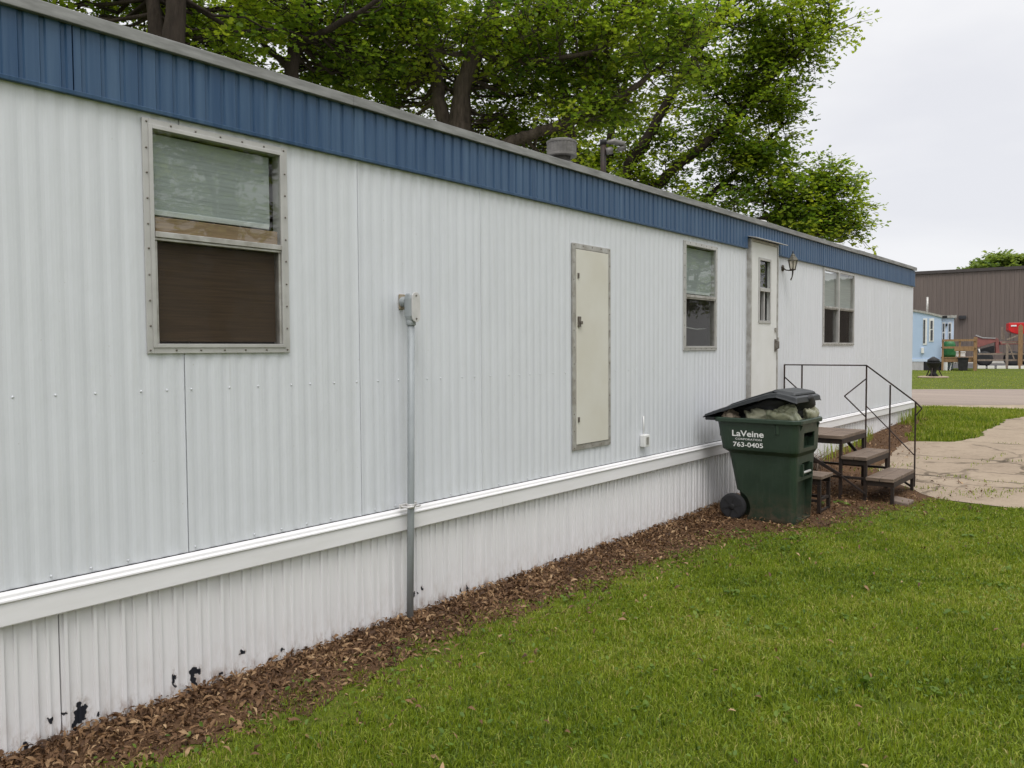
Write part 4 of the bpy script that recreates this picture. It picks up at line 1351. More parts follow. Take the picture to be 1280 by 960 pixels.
def lumpy(c, size, seed, sub=3, amp=0.18, rot=0.0, crease=0.0):
    bm = bmesh.new()
    bmesh.ops.create_icosphere(bm, subdivisions=sub, radius=1.0)
    rr = random.Random(seed)
    ph = [rr.uniform(0, 6.28) for _ in range(9)]
    M_ = Matrix.Rotation(rot, 3, 'Y')
    vs = []
    for v in bm.verts:
        p = v.co
        k = 1 + amp * (math.sin(3.1 * p.x + ph[0]) * math.sin(2.7 * p.y + ph[1]) + 0.6 * math.sin(6 * p.z + ph[2] + 3 * p.x) + 0.4 * math.sin(11 * p.x + ph[3]) * math.sin(9 * p.y + ph[4] + 5 * p.z))
        k -= amp * crease * (abs(math.sin(5 * p.x + 4 * p.z + 2 * math.sin(3 * p.y + ph[5]) + ph[6])) + 0.6 * abs(math.sin(8 * p.y - 7 * p.z + 2 * math.sin(4 * p.x + ph[7]) + ph[8])) - 0.8)
        q = Vector((math.copysign(abs(p.x) ** 0.7, p.x) * size[0], math.copysign(abs(p.y) ** 0.7, p.y) * size[1], math.copysign(abs(p.z) ** 0.7, p.z) * size[2])) * k
        q = M_ @ q
        vs.append((c[0] + q.x, c[1] + q.y, c[2] + q.z))
    fs = [tuple(v.index for v in f_.verts) for f_ in bm.faces]
    bm.free()
    return MB().add(vs, fs, True)


BG = 'rubbish bags in the green bin'
for (nm, c, s, sd_, mt_, rot, lab) in (
        ('rubbish_bag', (0.60, 7.14, 0.93), (0.15, 0.10, 0.10), 3, 'bag_olive', 0.25, 'olive crumpled bag bulging from the middle of the green bin'),
        ('rubbish_bag', (0.83, 7.13, 0.97), (0.14, 0.10, 0.11), 8, 'bag_khaki', -0.2, 'khaki creased bag propping up the black lid, second from the front of the bin'),
        ('rubbish_bag', (0.91, 7.42, 0.99), (0.10, 0.15, 0.11), 5, 'bag_olive', 0.1, 'olive bag at the front end of the green bin, furthest from the hinge'),
        ('rubbish_bag', (0.33, 7.13, 0.93), (0.08, 0.10, 0.075), 13, 'bag_tan', 0.5, 'pale tan bag beside the lid hinge of the green bin'),
        ('rubbish_bag', (0.60, 7.34, 0.985), (0.36, 0.235, 0.135), 21, 'black_plastic', -0.28, 'black filler lump added to darken the gap under the lid of the green bin')):  # last entry is an added black lump, standing in for the dark under the lid
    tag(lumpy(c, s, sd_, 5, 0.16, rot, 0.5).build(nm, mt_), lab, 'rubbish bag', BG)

# ================================================================== ENTRY STEPS
SY0, SY1 = 8.40, 9.23
st = thing('entry_steps', 'brown wooden entry steps on an iron frame with a thin handrail by the door', 'steps', (0.7, 8.8, g1(8.8)))
TR = [(0.07, 0.955, 0.70), (0.955, 1.197, 0.50), (1.197, 1.45, 0.305)]
for i, (x0, x1, z) in enumerate(TR):
    b = MB()
    n = 4 if i == 0 else 2
    wd = (x1 + 0.012 - x0) / n
    for k in range(n):
        b.box(x0 - 0.012 + k * wd, x0 - 0.012 + (k + 1) * wd - 0.006, SY0 - 0.015, SY1 + 0.01 - 0.02, z - 0.034, z + random.uniform(-.001, .001))
    b.build('tread', 'tread_wood', st, 0.003)
fr = MB()
for (x0, x1, z) in TR:
    for yy in (SY0, SY1 - 0.06):
        fr.box(x0, x1 - 0.004, yy, yy + 0.03, z - 0.085, z - 0.036)
    fr.box(x1 - 0.034, x1 - 0.004, SY0 + 0.032, SY1 - 0.062, z - 0.085, z - 0.036)
gb = g1(8.45); gf = g1(9.2)
for (x1, z) in ((0.955, 0.70), (1.197, 0.50), (1.45, 0.305)):
    fr.box(x1 - 0.036, x1 - 0.006, SY0 - 0.002, SY0 + 0.028, gb - 0.03, z - 0.087)
    fr.box(x1 - 0.036, x1 - 0.006, SY1 - 0.062, SY1 - 0.032, gf - 0.03, z - 0.087)
fr.box(0.08, 0.11, SY0 - 0.002, SY0 + 0.028, gb - 0.03, 0.61)
fr.box(0.08, 0.11, SY1 - 0.062, SY1 - 0.032, gf - 0.03, 0.61)
fr.bar((0.12, SY0 + 0.045, 0.28), (1.16, SY0 + 0.045, 0.275), 0.025, 0.025)
fr.bar((0.12, SY1 - 0.02, 0.30), (1.16, SY1 - 0.02, 0.30), 0.025, 0.025)
fr.bar((0.35, SY0 - 0.012, 0.62), (0.94, SY0 - 0.012, 0.30), 0.022, 0.034)
fr.bar((0.94, SY0 - 0.012, 0.295), (1.19, SY0 - 0.012, 0.13), 0.016, 0.02)
fr.bar((0.70, SY1 - 0.015, 0.62), (0.93, SY1 - 0.015, 0.37), 0.022, 0.034)
fr.bar((1.25, SY1 - 0.015, 0.22), (1.42, SY1 - 0.015, 0.12), 0.018, 0.022)
fr.build('frame', 'dark_iron', st, 0.002)
PX_ = [0.945, 1.19, 1.442]
ZT = [1.404, 1.198, 1.02]
b = MB()
rr = 0.0085
yh = SY1
def rod(p, q, r_=0.007):
    b.bar((p[0], yh, p[1]), (q[0], yh, q[1]), 2 * r_, 2 * r_, 0, (0, 1, 0))
rod((0.03, 1.404), (0.945, 1.404)); rod((0.945, 1.404), (1.442, 1.02)); rod((1.442, 1.02), (1.505, 0.955), 0.007); rod((1.505, 0.955), (1.44, 0.872), 0.006)
rod((0.035, 1.40), (0.035, 0.70)); rod((0.24, 1.40), (0.24, 0.70))
rod((0.945, 1.40), (0.945, 0.14)); rod((1.19, 1.195), (1.19, 0.14)); rod((1.442, 1.015), (1.442, 0.12))
rod((0.94, 1.255), (0.715, 1.06), 0.006); rod((0.715, 1.06), (0.94, 0.84), 0.006)
rod((0.95, 0.955), (1.442, 0.45), 0.005)
rod((0.04, 1.26), (0.22, 1.10), 0.006)
b.build('handrail', 'rail_iron', st)

sl = thing('step_stool', 'low wooden topped stool on iron legs between the green bin and the steps', 'stool', (0.8, 7.8, g1(7.8)))
b = MB()
for k in range(3):
    b.box(0.62, 1.0, 7.64 + k * 0.112, 7.64 + k * 0.112 + 0.107, 0.355, 0.385)
b.build('seat', 'tread_wood', sl, 0.003)
b = MB()
for yy in (7.655, 7.92):
    b.box(0.64, 0.985, yy, yy + 0.025, 0.30, 0.353)
    b.box(0.665, 0.955, yy + 0.006, yy + 0.03, 0.13, 0.155)
b.box(0.955, 0.98, 7.68, 7.92, 0.145, 0.17)
b.box(0.955, 0.98, 7.68, 7.92, 0.035, 0.055)
b.build('frame', 'dark_iron', sl, 0.002)
for (xx, yy) in ((0.64, 7.652), (0.64, 7.915), (0.953, 7.652), (0.953, 7.915)):
    MB().box(xx, xx + 0.032, yy, yy + 0.032, 0.0, 0.298).build('leg', 'dark_iron', sl, 0.002)

stn = MB()
stn.add([(x_, y_, z_ + 0.25 * (y_ - 8.45)) for (x_, y_, z_) in ((1.395, 8.46, 0.03), (1.575, 8.42, 0.03), (1.60, 8.55, 0.03), (1.41, 8.585, 0.03), (1.40, 8.465, 0.085), (1.57, 8.425, 0.08), (1.595, 8.545, 0.078), (1.415, 8.58, 0.085))],
        [(3, 2, 1, 0), (4, 5, 6, 7), (0, 1, 5, 4), (1, 2, 6, 5), (2, 3, 7, 6), (3, 0, 4, 7)])
stn = stn.build('paving_stone', 'fieldstone', None, 0.008)
tag(stn, 'flat brown stone lying by the lowest entry step', 'stone')
b = MB()
for k in range(46):
    th = random.uniform(0, 2 * PI); L = random.uniform(0.10, 0.26)
    x0_, y0_ = 0.20 + random.gauss(0, 0.05), 9.75 + random.gauss(0, 0.09)
    b.tube([(x0_, y0_, g1(y0_)), (x0_ + 0.3 * L * math.cos(th), y0_ + 0.3 * L * math.sin(th), g1(y0_) + L * 0.8), (x0_ + 0.75 * L * math.cos(th), y0_ + 0.75 * L * math.sin(th), g1(y0_) + L * 1.1)], [0.006, 0.004, 0.002], 4)
tag(b.build('dry_shrub', 'grey_wood'), 'tuft of dry brown stems against the skirting behind the entry steps', 'shrub')


# ================================================================== TREES
LEAF = np.array([(0, 0, 0), (0.50, 0.30, 0.07), (0.20, 0.50, 0.0), (0.34, 0.80, 0.05), (0, 1.05, -0.10), (-0.34, 0.80, 0.05), (-0.20, 0.50, 0.0), (-0.50, 0.30, 0.07)], float)
LTRI = np.array([(0, 1, 2), (0, 2, 4), (2, 3, 4), (0, 4, 6), (0, 6, 7), (6, 4, 5)])


def leaves_on(centers, dirs, size, tint):
    """leaves at points; each hangs outward from its twig with the face mostly up"""
    n = len(centers)
    nrm = np.stack([rng.normal(0, 0.42, n), rng.normal(0, 0.42, n), np.abs(rng.normal(0.95, 0.3, n))], 1)
    nrm /= np.linalg.norm(nrm, axis=1)[:, None]
    a = dirs + rng.normal(0, 0.6, (n, 3)); a[:, 2] -= 0.25
    a -= nrm * np.sum(a * nrm, 1)[:, None]
    a /= np.linalg.norm(a, axis=1)[:, None] + 1e-9
    b_ = np.cross(nrm, a)
    s = size[:, None, None]
    V = centers[:, None] + s * (LEAF[None, :, 0:1] * b_[:, None] + LEAF[None, :, 1:2] * a[:, None] + LEAF[None, :, 2:3] * nrm[:, None])
    T = (np.arange(n) * len(LEAF))[:, None, None] + LTRI[None]
    return V.reshape(-1, 3), T.reshape(-1, 3), np.repeat(np.clip(tint, 0, 1), len(LEAF))


def tree(name, label, base, limbs, lobes, bark, leafmat, leaf=0.085, twigs=11, per=17, crad=0.5, seed=0, cat='tree', group=None, branch=0.03):
    """limbs: [(points, radii)], lobes: [(centre, (axes as 3 vectors), n)] -> clumps of twigs joined back to the limbs"""
    rs = np.random.default_rng(seed)
    t = thing(name, label, cat, base, group)
    wood = MB()
    samples = []
    for pts, rad in limbs:
        pts = [Vector(p) for p in pts]
        fine, fr_ = [], []
        for i in range(len(pts) - 1):            # smooth the limb and make it a little crooked
            p0 = pts[max(i - 1, 0)]; p1 = pts[i]; p2 = pts[i + 1]; p3 = pts[min(i + 2, len(pts) - 1)]
            for k in range(6):
                s = k / 6
                q = 0.5 * ((2 * p1) + (p2 - p0) * s + (2 * p0 - 5 * p1 + 4 * p2 - p3) * s * s + (3 * p1 - p0 - 3 * p2 + p3) * s ** 3)
                r_ = rad[i] + (rad[i + 1] - rad[i]) * s
                q = q + Vector(rs.normal(0, 0.12 * r_, 3))
                fine.append(q); fr_.append(r_ * (1 + 0.05 * rs.normal()))
        fine.append(pts[-1]); fr_.append(rad[-1])
        wood.tube(fine, fr_, 10)
        for q, r_ in zip(fine, fr_):
            samples.append((q, r_))
    SPt = np.array([tuple(q) for q, _ in samples])
    SR = np.array([r_ for _, r_ in samples])
    C, D, TN = [], [], []
    for (c, ax, n) in lobes:
        for _ in range(n):
            d = rs.normal(0, 1, 3); d /= np.linalg.norm(d)
            rr_ = rs.random() ** 0.42
            p = np.array(c) + rr_ * (d[0] * np.array(ax[0]) + d[1] * np.array(ax[1]) + d[2] * np.array(ax[2]))
            # joint on the limbs: near, preferring thicker wood below the clump
            dist = np.linalg.norm(SPt - p, axis=1) + 0.6 * np.maximum(0, SPt[:, 2] - p[2])
            j = int(np.argmin(dist + 0.15 * rs.random(len(dist))))
            q = SPt[j]
            L = np.linalg.norm(p - q)
            r1 = min(0.55 * SR[j], branch * (0.5 + 0.35 * L))
            side = np.cross(p - q, rs.normal(0, 1, 3)); side /= np.linalg.norm(side) + 1e-9
            m1 = q + 0.35 * (p - q) + side * 0.08 * L + np.array([0, 0, -0.05 * L]); m2 = q + 0.7 * (p - q) + side * 0.05 * L + np.array([0, 0, 0.05 * L])
            wood.tube([q, m1, m2, p], [r1, r1 * 0.75, r1 * 0.5, r1 * 0.28], 5, False)
            out_ = (p - q) / (L + 1e-6)
            tc_ = 0.45 + 0.22 * rs.normal()
            for k in range(twigs):
                o_ = rs.normal(0, 1, 3) * np.array([1, 1, 0.30]) + out_ * 0.5
                o_ /= np.linalg.norm(o_)
                s0 = p - out_ * rs.random() * 0.5 * crad + np.array([0, 0, 0.22 * crad * (rs.integers(0, 3) - 1)])
                ln = crad * rs.uniform(0.6, 1.35)
                e_ = s0 + o_ * ln
                wood.tube([s0, s0 + o_ * ln * 0.55 + np.array([0, 0, 0.03]), e_], [0.008, 0.006, 0.003], 3, False)
                u = rs.uniform(0.3, 1.05, per)
                pts_ = s0 + o_ * ln * u[:, None] + rs.normal(0, 0.05 + leaf * 0.55, (per, 3)) * np.array([1, 1, 0.55])
                C.append(pts_); D.append(np.repeat(o_[None], per, 0)); TN.append(np.full(per, tc_ + 0.08 * rs.normal()) + rs.normal(0, 0.11, per))
    wood.build('trunk', bark, t)
    C = np.concatenate(C); D = np.concatenate(D); TN = np.concatenate(TN)
    V, T_, ti_ = leaves_on(C, D, leaf * rs.uniform(0.65, 1.3, len(C)), TN)
    np_mesh('crown', leafmat, V, T_, ti_, t, base)
    return t


AXV = [np.array(rt), np.array(up), np.array(fw)]


def lobe(px, py, dep, rx, ry, rd, n):
    """a crown lobe given by its bearing, distance and half-widths"""
    c = np.array(at(px, py, dep))
    return (c, (AXV[0] * rx * dep / 1000.0, np.array((0, 0, 1.0)) * ry * dep / 1000.0, np.array((fw.x, fw.y, 0)) * rd), n)


def P(px, py, dep):
    return tuple(at(px, py, dep))


def gbase(px, dep):
    p = at(px, 440, dep)
    return (p.x, p.y, g1(p.y))


# left-hand tree, close behind the roof
b0 = gbase(218, 10.6)
tree('maple_tree', 'dark trunked maple behind the near left end of the roof', b0,
     [([(b0[0], b0[1], b0[2] - 0.1), P(216, 200, 10.6), P(218, 20, 10.6), P(224, -140, 10.5), P(215, -320, 10.3)], [0.20, 0.155, 0.14, 0.11, 0.06]),
      ([P(214, 180, 10.65), P(196, 40, 10.9), P(170, -80, 11.1), P(130, -200, 11.3)], [0.12, 0.10, 0.08, 0.05]),
      ([P(222, -60, 10.5), P(290, -150, 10.2), P(350, -190, 10.0)], [0.10, 0.07, 0.04])],
     [lobe(140, 0, 11.6, 160, 70, 1.3, 40), lobe(285, 45, 12.2, 110, 60, 1.2, 28), lobe(190, -190, 10.6, 280, 110, 2.2, 26)],
     'dark_bark', 'maple_leaves', 0.082, 10, 13, 0.46, 3)
b0 = gbase(366, 12.6)
tree('maple_tree', 'maple with a single dark trunk behind the roof left of the forked maple', b0,
     [([(b0[0], b0[1], b0[2] - 0.1), P(364, 200, 12.6), P(366, 70, 12.6), P(378, -20, 12.6), P(372, -150, 12.5), P(380, -300, 12.3)], [0.16, 0.12, 0.11, 0.09, 0.07, 0.04]),
      ([P(374, 60, 12.6), P(405, 40, 12.3), P(450, 15, 12.0), P(500, -20, 11.8)], [0.07, 0.055, 0.04, 0.025]),
      ([P(366, 90, 12.6), P(330, 55, 12.9), P(300, 20, 13.1)], [0.06, 0.045, 0.03])],
     [lobe(330, 30, 14.0, 120, 70, 1.3, 26), lobe(445, 60, 13.6, 95, 80, 1.4, 46), lobe(400, -150, 12.5, 230, 100, 2.3, 24)],
     'dark_bark', 'maple_leaves', 0.086, 10, 13, 0.5, 7)
b0 = gbase(574, 14.2)
tree('maple_tree', 'big maple with a forked grey trunk behind the middle of the roof', b0,
     [([(b0[0], b0[1], b0[2] - 0.1), P(571, 300, 14.2), P(570, 190, 14.2), P(578, 120, 14.15), P(594, 68, 14.1), P(618, 0, 14.0), P(640, -110, 13.8), P(650, -260, 13.6)], [0.36, 0.27, 0.24, 0.16, 0.145, 0.13, 0.10, 0.05]),
      ([P(566, 200, 14.25), P(552, 140, 14.3), P(545, 90, 14.5), P(530, 10, 14.7), P(500, -120, 14.9)], [0.18, 0.12, 0.10, 0.08, 0.05]),
      ([P(576, 235, 14.1), P(612, 194, 13.9), P(655, 170, 13.7), P(700, 157, 13.5), P(745, 134, 13.3), P(790, 112, 13.1), P(840, 70, 12.9), P(880, 40, 12.8)], [0.14, 0.105, 0.095, 0.085, 0.068, 0.05, 0.03, 0.015]),
      ([P(596, 66, 14.1), P(640, 76, 13.6), P(700, 72, 13.2), P(760, 60, 13.0)], [0.05, 0.045, 0.035, 0.02]),
      ([P(590, 68, 14.1), P(560, 66, 13.8), P(500, 50, 13.5)], [0.05, 0.04, 0.02]),
      ([P(612, 30, 14.0), P(680, 10, 13.6), P(760, -40, 13.3), P(860, -110, 13.0)], [0.08, 0.07, 0.05, 0.03])],
     [lobe(545, 60, 15.8, 120, 100, 1.3, 48), lobe(500, 20, 13.4, 60, 50, 0.6, 14), lobe(680, 60, 14.0, 75, 75, 1.6, 38), lobe(670, 100, 15.6, 110, 90, 1.2, 40), lobe(610, 40, 13.2, 60, 45, 0.5, 7), lobe(790, 50, 13.4, 105, 80, 1.5, 58), 
      lobe(480, 110, 15.6, 90, 50, 1.0, 22), lobe(640, 170, 15.4, 80, 40, 0.8, 18), lobe(740, 140, 13.4, 50, 25, 0.5, 10), lobe(620, -150, 14.0, 300, 120, 2.6, 34)],
     'maple_bark', 'maple_leaves', 0.080, 11, 13, 0.52, 5)
b0 = gbase(742, 18.2)
tree('maple_tree', 'broad maple with many fanning branches behind the roof left of the pale sky', b0,
     [([(b0[0], b0[1], b0[2] - 0.1), P(741, 350, 18.2), P(738, 285, 18.2), P(722, 215, 18.2), P(705, 130, 18.4), P(700, 0, 18.5), P(720, -200, 18.3)], [0.40, 0.32, 0.26, 0.15, 0.12, 0.09, 0.05]),
      ([P(741, 300, 18.2), P(770, 240, 18.0), P(810, 170, 17.8), P(850, 100, 17.6), P(900, 20, 17.5), P(940, -80, 17.4)], [0.17, 0.14, 0.11, 0.09, 0.06, 0.03]),
      ([P(745, 315, 18.2), P(800, 255, 18.0), P(850, 205, 17.9), P(905, 160, 17.7), P(960, 100, 17.5), P(1010, 55, 17.3), P(1045, 30, 17.2)], [0.16, 0.13, 0.11, 0.09, 0.07, 0.04, 0.015]),
      ([P(750, 325, 18.2), P(815, 290, 18.0), P(880, 250, 18.0), P(930, 205, 18.0), P(985, 150, 18.0)], [0.14, 0.11, 0.08, 0.055, 0.025]),
      ([P(755, 335, 18.1), P(840, 310, 17.8), P(920, 285, 17.6), P(990, 260, 17.5), P(1045, 245, 17.4)], [0.13, 0.10, 0.075, 0.05, 0.02]),
      ([P(900, 292, 17.7), P(970, 290, 17.5), P(1030, 288, 17.4), P(1065, 290, 17.3)], [0.06, 0.05, 0.03, 0.012]),
      ([P(738, 290, 18.3), P(755, 215, 18.5), P(770, 140, 18.7), P(800, 50, 18.8)], [0.12, 0.09, 0.07, 0.04])],
     [lobe(880, 55, 17.8, 105, 80, 1.8, 46), lobe(985, 45, 17.4, 62, 50, 1.2, 34), lobe(960, 110, 17.6, 58, 45, 1.0, 22), lobe(830, 180, 18.4, 120, 70, 1.8, 48),
      lobe(940, 190, 18.0, 55, 45, 1.0, 16), lobe(905, 270, 18.2, 95, 48, 1.5, 34), lobe(1010, 262, 17.5, 50, 42, 1.0, 30), lobe(960, 210, 17.8, 40, 35, 0.8, 14), lobe(1050, 285, 17.4, 20, 18, 0.4, 9), lobe(1030, 228, 17.4, 25, 18, 0.5, 9),
      lobe(740, 225, 18.6, 90, 65, 1.4, 34), lobe(880, -110, 17.8, 200, 80, 2.4, 26)],
     'dark_bark', 'maple_leaves', 0.092, 11, 13, 0.56, 9)

# ================================================================== FAR SIDE OF THE ROAD
FA = R(12.0)                                     # far things face the road end, turned 12 degrees
FR = Vector((math.cos(FA), math.sin(FA), 0)); FD = Vector((-math.sin(FA), math.cos(FA), 0))


def far(px, py, dist):
    """lateral offset and height, on a plane 'dist' metres off along the far axis"""
    d = fw + rt * ((px - 640) / 1000.0) - up * ((py - 480) / 1000.0)
    k = dist / d.dot(FD)
    return d.dot(FR) * k, CAM.z + d.z * k


def fpos(lat, dist, z=G):
    p = Vector((CAM.x, CAM.y, 0)) + FR * lat + FD * dist
    return (p.x, p.y, z)


def far_thing(name, label, cat, lat, dist, group=None):
    return thing(name, label, cat, fpos(lat, dist), group, FA)


# brown metal warehouse: local x along the wall, y away, z up
D0 = 70.0
l0, zt0 = far(1142, 341, D0)
l1, _ = far(1280, 334, D0)
wa = far_thing('warehouse', 'large brown metal clad warehouse beyond the parking yard', 'warehouse', l0, D0)
slope = (far(1280, 333.7, D0)[1] - zt0) / (l1 - l0)
xa, xb = -22.0, 40.0
vs, fs = [], []
xs_ = []
xx = xa
while xx < xb:
    xs_ += [(xx, 0.0), (xx + 0.20, 0.0), (xx + 0.215, -0.035), (xx + 0.285, -0.035)]
    xx += 0.30
for (x_, h_) in xs_:
    vs += [(x_, h_, 0.25), (x_, h_, zt0 + slope * x_ - G)]
fs = [(2 * i, 2 * i + 2, 2 * i + 3, 2 * i + 1) for i in range(len(xs_) - 1)]
MB().add(vs, fs).build('wall', 'brown_metal', wa, 0, True)
b = MB()
def hexa(b, pts_lo, pts_hi):
    b.add(list(pts_lo) + list(pts_hi), [(3, 2, 1, 0), (4, 5, 6, 7), (0, 1, 5, 4), (1, 2, 6, 5), (2, 3, 7, 6), (3, 0, 4, 7)])
za, zb_ = zt0 + slope * xa - G, zt0 + slope * xb - G
hexa(b, [(xa - .2, -0.15, za - 0.15), (xb, -0.15, zb_ - 0.15), (xb, 0.06, zb_ - 0.15), (xa - .2, 0.06, za - 0.15)], [(xa - .2, -0.15, za + 0.08), (xb, -0.15, zb_ + 0.08), (xb, 0.06, zb_ + 0.08), (xa - .2, 0.06, za + 0.08)])
b.build('gutter', 'brown_trim', wa, 0, True)
b = MB()
hexa(b, [(xa, 0.08, 0), (xb, 0.08, 0), (xb, 24, 0), (xa, 24, 0)], [(xa, 0.08, za + .05), (xb, 0.08, zb_ + .05), (xb, 24, zb_ + 0.9), (xa, 24, za + 0.9)])
b.build('roof', 'brown_metal', wa, 0, True)
MB().box(xa, xb, -0.06, -0.0, 0.0, 0.25).build('plinth', 'curb_white', wa, 0, True)
la, lz = far(1203, 397, D0 - 0.1)
b = MB().prism([(-0.045, 0.06), (-0.30, -0.02), (-0.36, -0.2), (-0.045, -0.18)], -0.25, 0.25, 'x')
b.v = [(p[0] + la - l0, p[1], p[2] + lz - G + 0.1) for p in b.v]
b.build('wall_light', 'gap_black', wa, 0, True)

# parking yard in front of it
b = MB()
c0 = far(1195, 455, 64)[0]
yl = [fpos(-8 + c0 - 20, 53.2), fpos(40, 53.2), fpos(40, 69.9), fpos(-8 + c0 - 20, 69.9)]
b.add([(p[0], p[1], G + 0.012) for p in yl], [(0, 1, 2, 3)])
tag(b.build('parking_yard', 'yard_asphalt'), kind='structure')

# pale blue home, end on, with a lean-to room
D1 = 48.6
lc, zc_ = far(1177, 395.5, D1)
bl = far_thing('mobile_home', 'pale blue mobile home with a bowed roof across the road', 'mobile home', lc, D1)
zt = zc_ - G
WB = 4.3
zs_ = far(1165, 449, D1)[1] - G
arch = []
for i in range(17):
    t = i / 16
    arch.append((-WB * t, zt + 0.42 * math.sin(PI * t)))
b = MB()
poly = [(-WB, zs_)] + arch[::-1] + [(0, zs_)]
b.prism(poly, 0.0, 14.0, 'y')
b.build('wall', 'pale_blue_siding', bl, 0, True)
b = MB()
outer = [(x_ * 1.015 + 0.03, z_ + 0.05) for (x_, z_) in arch]; inner = [(x_ * 1.015 + 0.03, z_ - 0.06) for (x_, z_) in arch]
b.prism(outer + inner[::-1], -0.06, 14.1, 'y')
b.build('roof', 'aluminium', bl, 0, True)
def flat(px0, py0, px1, py1, D, lo, dy0, dy1):
    """box on the far plane from two bearings, in the thing's local axes"""
    a_, za_ = far(px0, py0, D); b_, zb2 = far(px1, py1, D)
    return (a_ - lo, b_ - lo, dy0, dy1, zb2 - G, za_ - G)
b = MB().box(*flat(1154.0, 398, 1158.6, 431, D1, lc, -0.03, -0.005)); wf = b.build('window', 'white_plastic', bl, 0, True)
MB().box(*flat(1154.5, 400, 1156.2, 429, D1, lc, -0.05, -0.032)).build('pane', 'dark_pane', wf, 0, True)
b = MB().box(*flat(1161.6, 398, 1167.2, 427, D1, lc, -0.03, -0.005)); wf = b.build('window', 'white_plastic', bl, 0, True)
for q in ((401, 411), (412.5, 425.5)):
    MB().box(*flat(1163.3, q[0], 1165.8, q[1], D1, lc, -0.05, -0.032)).build('pane', 'dark_pane', wf, 0, True)
MB().box(*flat(1151.5, 434.5, 1155, 441.5, D1, lc, -0.12, -0.005)).build('meter_box', 'white_plastic', bl, 0.01, True)
MB().box(*flat(1130, 448.5, 1177.3, 452, D1, lc, -0.04, -0.005)).build('belt_trim', 'ice_blue_siding', bl, 0, True)
MB().box(*flat(1100, 452, 1154.3, 465, D1, lc, -0.02, 0.02)).build('skirting', 'grey_skirting', bl, 0, True)
q = flat(1154.4, 452, 1177, 464.5, D1, lc, 0.02, 0.4)
MB().box(*q).build('crawl_opening', 'gap_black', bl, 0, True)
p0, z0_ = far(1159, 391, D1); p1, z1_ = far(1159, 372, D1)
MB().tube([(p0 - lc, 1.2, z0_ - G - 0.3), (p0 - lc, 1.2, z1_ - G + 0.1)], 0.055, 10).build('chimney_pipe', 'aluminium', bl, 0, True)
# lean-to room, set back
D2 = 51.0
l2, z2t = far(1178, 397.5, D2); l3, _ = far(1192.5, 398, D2)
x0_, x1_ = l2 - lc - 0.6, l3 - lc
MB().box(x0_, x1_, D2 - D1, D2 - D1 + 6.0, 0.0, z2t - G).build('porch_room', 'ice_blue_siding', bl, 0, True)
MB().box(x0_, x1_ + 0.12, D2 - D1 - 0.15, D2 - D1 + 6.1, z2t - G + 0.002, z2t - G + 0.14).build('porch_roof', 'aluminium', bl, 0, True)
for (pa, pb) in ((1178.6, 1180.4), (1186.2, 1188.2)):
    b = MB().box(*flat(pa - .8, 403, pb + .8, 427, D2, lc, D2 - D1 - 0.03, D2 - D1 - 0.004)); wf = b.build('window', 'white_plastic', bl, 0, True)
    for qq in ((404.5, 414.5), (416.5, 426)):
        MB().box(*flat(pa, qq[0], pb, qq[1], D2, lc, D2 - D1 - 0.05, D2 - D1 - 0.032)).build('pane', 'dark_pane', wf, 0, True)
MB().box(*flat(1177.5, 394.8, 1184, 397.6, D1 + 1.2, lc, 1.0, 1.3)).build('porch_lamp', 'black_plastic', bl, 0.02, True)
MB().box(*flat(1182.2, 404.5, 1184.2, 407.6, D2, lc, D2 - D1 - 0.1, D2 - D1 - 0.004)).build('wall_box', 'black_plastic', bl, 0.01, True)

# deck in front of the lean-to
D3 = 48.4
l4, z4 = far(1178, 446.5, D3); l5, _ = far(1220, 447, D3)
dk = far_thing('wooden_deck', 'brown timber deck with railings beside the pale blue home', 'deck', l4, D3)
WDk = l5 - l4
zd = z4 - G
b = MB()
for k in range(18):
    b.box(-0.05, WDk + 0.05, 0.0 + k * 0.14, 0.13 + k * 0.14, zd - 0.05, zd)
b.build('deck_board', 'deck_wood', dk, 0, True)
MB().box(0, WDk, 0.02, 0.07, zd - 0.26, zd - 0.052).build('joist', 'deck_wood', dk, 0, True)
zr_ = far(1200, 424, D3)[1] - G
for (px, wd_, hh_) in ((1178.4, 0.10, zr_), (1199.5, 0.09, zr_), (1219, 0.17, zr_ + 0.1)):
    x_ = far(px, 440, D3)[0] - l4
    MB().box(x_ - wd_ / 2, x_ + wd_ / 2, -0.11, -0.002, 0.0, hh_).build('post', 'deck_wood', dk, 0.01, True)
for zz in (zr_, zr_ - 0.38):
    MB().box(0, WDk, -0.15, -0.112, zz - 0.11, zz).build('rail', 'deck_wood', dk, 0, True)
    MB().box(WDk - 0.04, WDk, 0.0, 2.5, zz - 0.11, zz).build('rail', 'deck_wood', dk, 0, True)
for px in (1179.3, 1182.9):
    x_ = far(px, 455, D3)[0] - l4
    MB().box(x_ - 0.06, x_ + 0.06, -0.02, 0.0, 0.0, zd - 0.27).build('leg', 'white_plastic', dk, 0, True)
MB().box(WDk - 1.0, WDk - 0.1, -0.18, -0.152, zr_ - 0.62, zr_ - 0.40).build('sign_board', 'deck_wood', dk, 0, True)

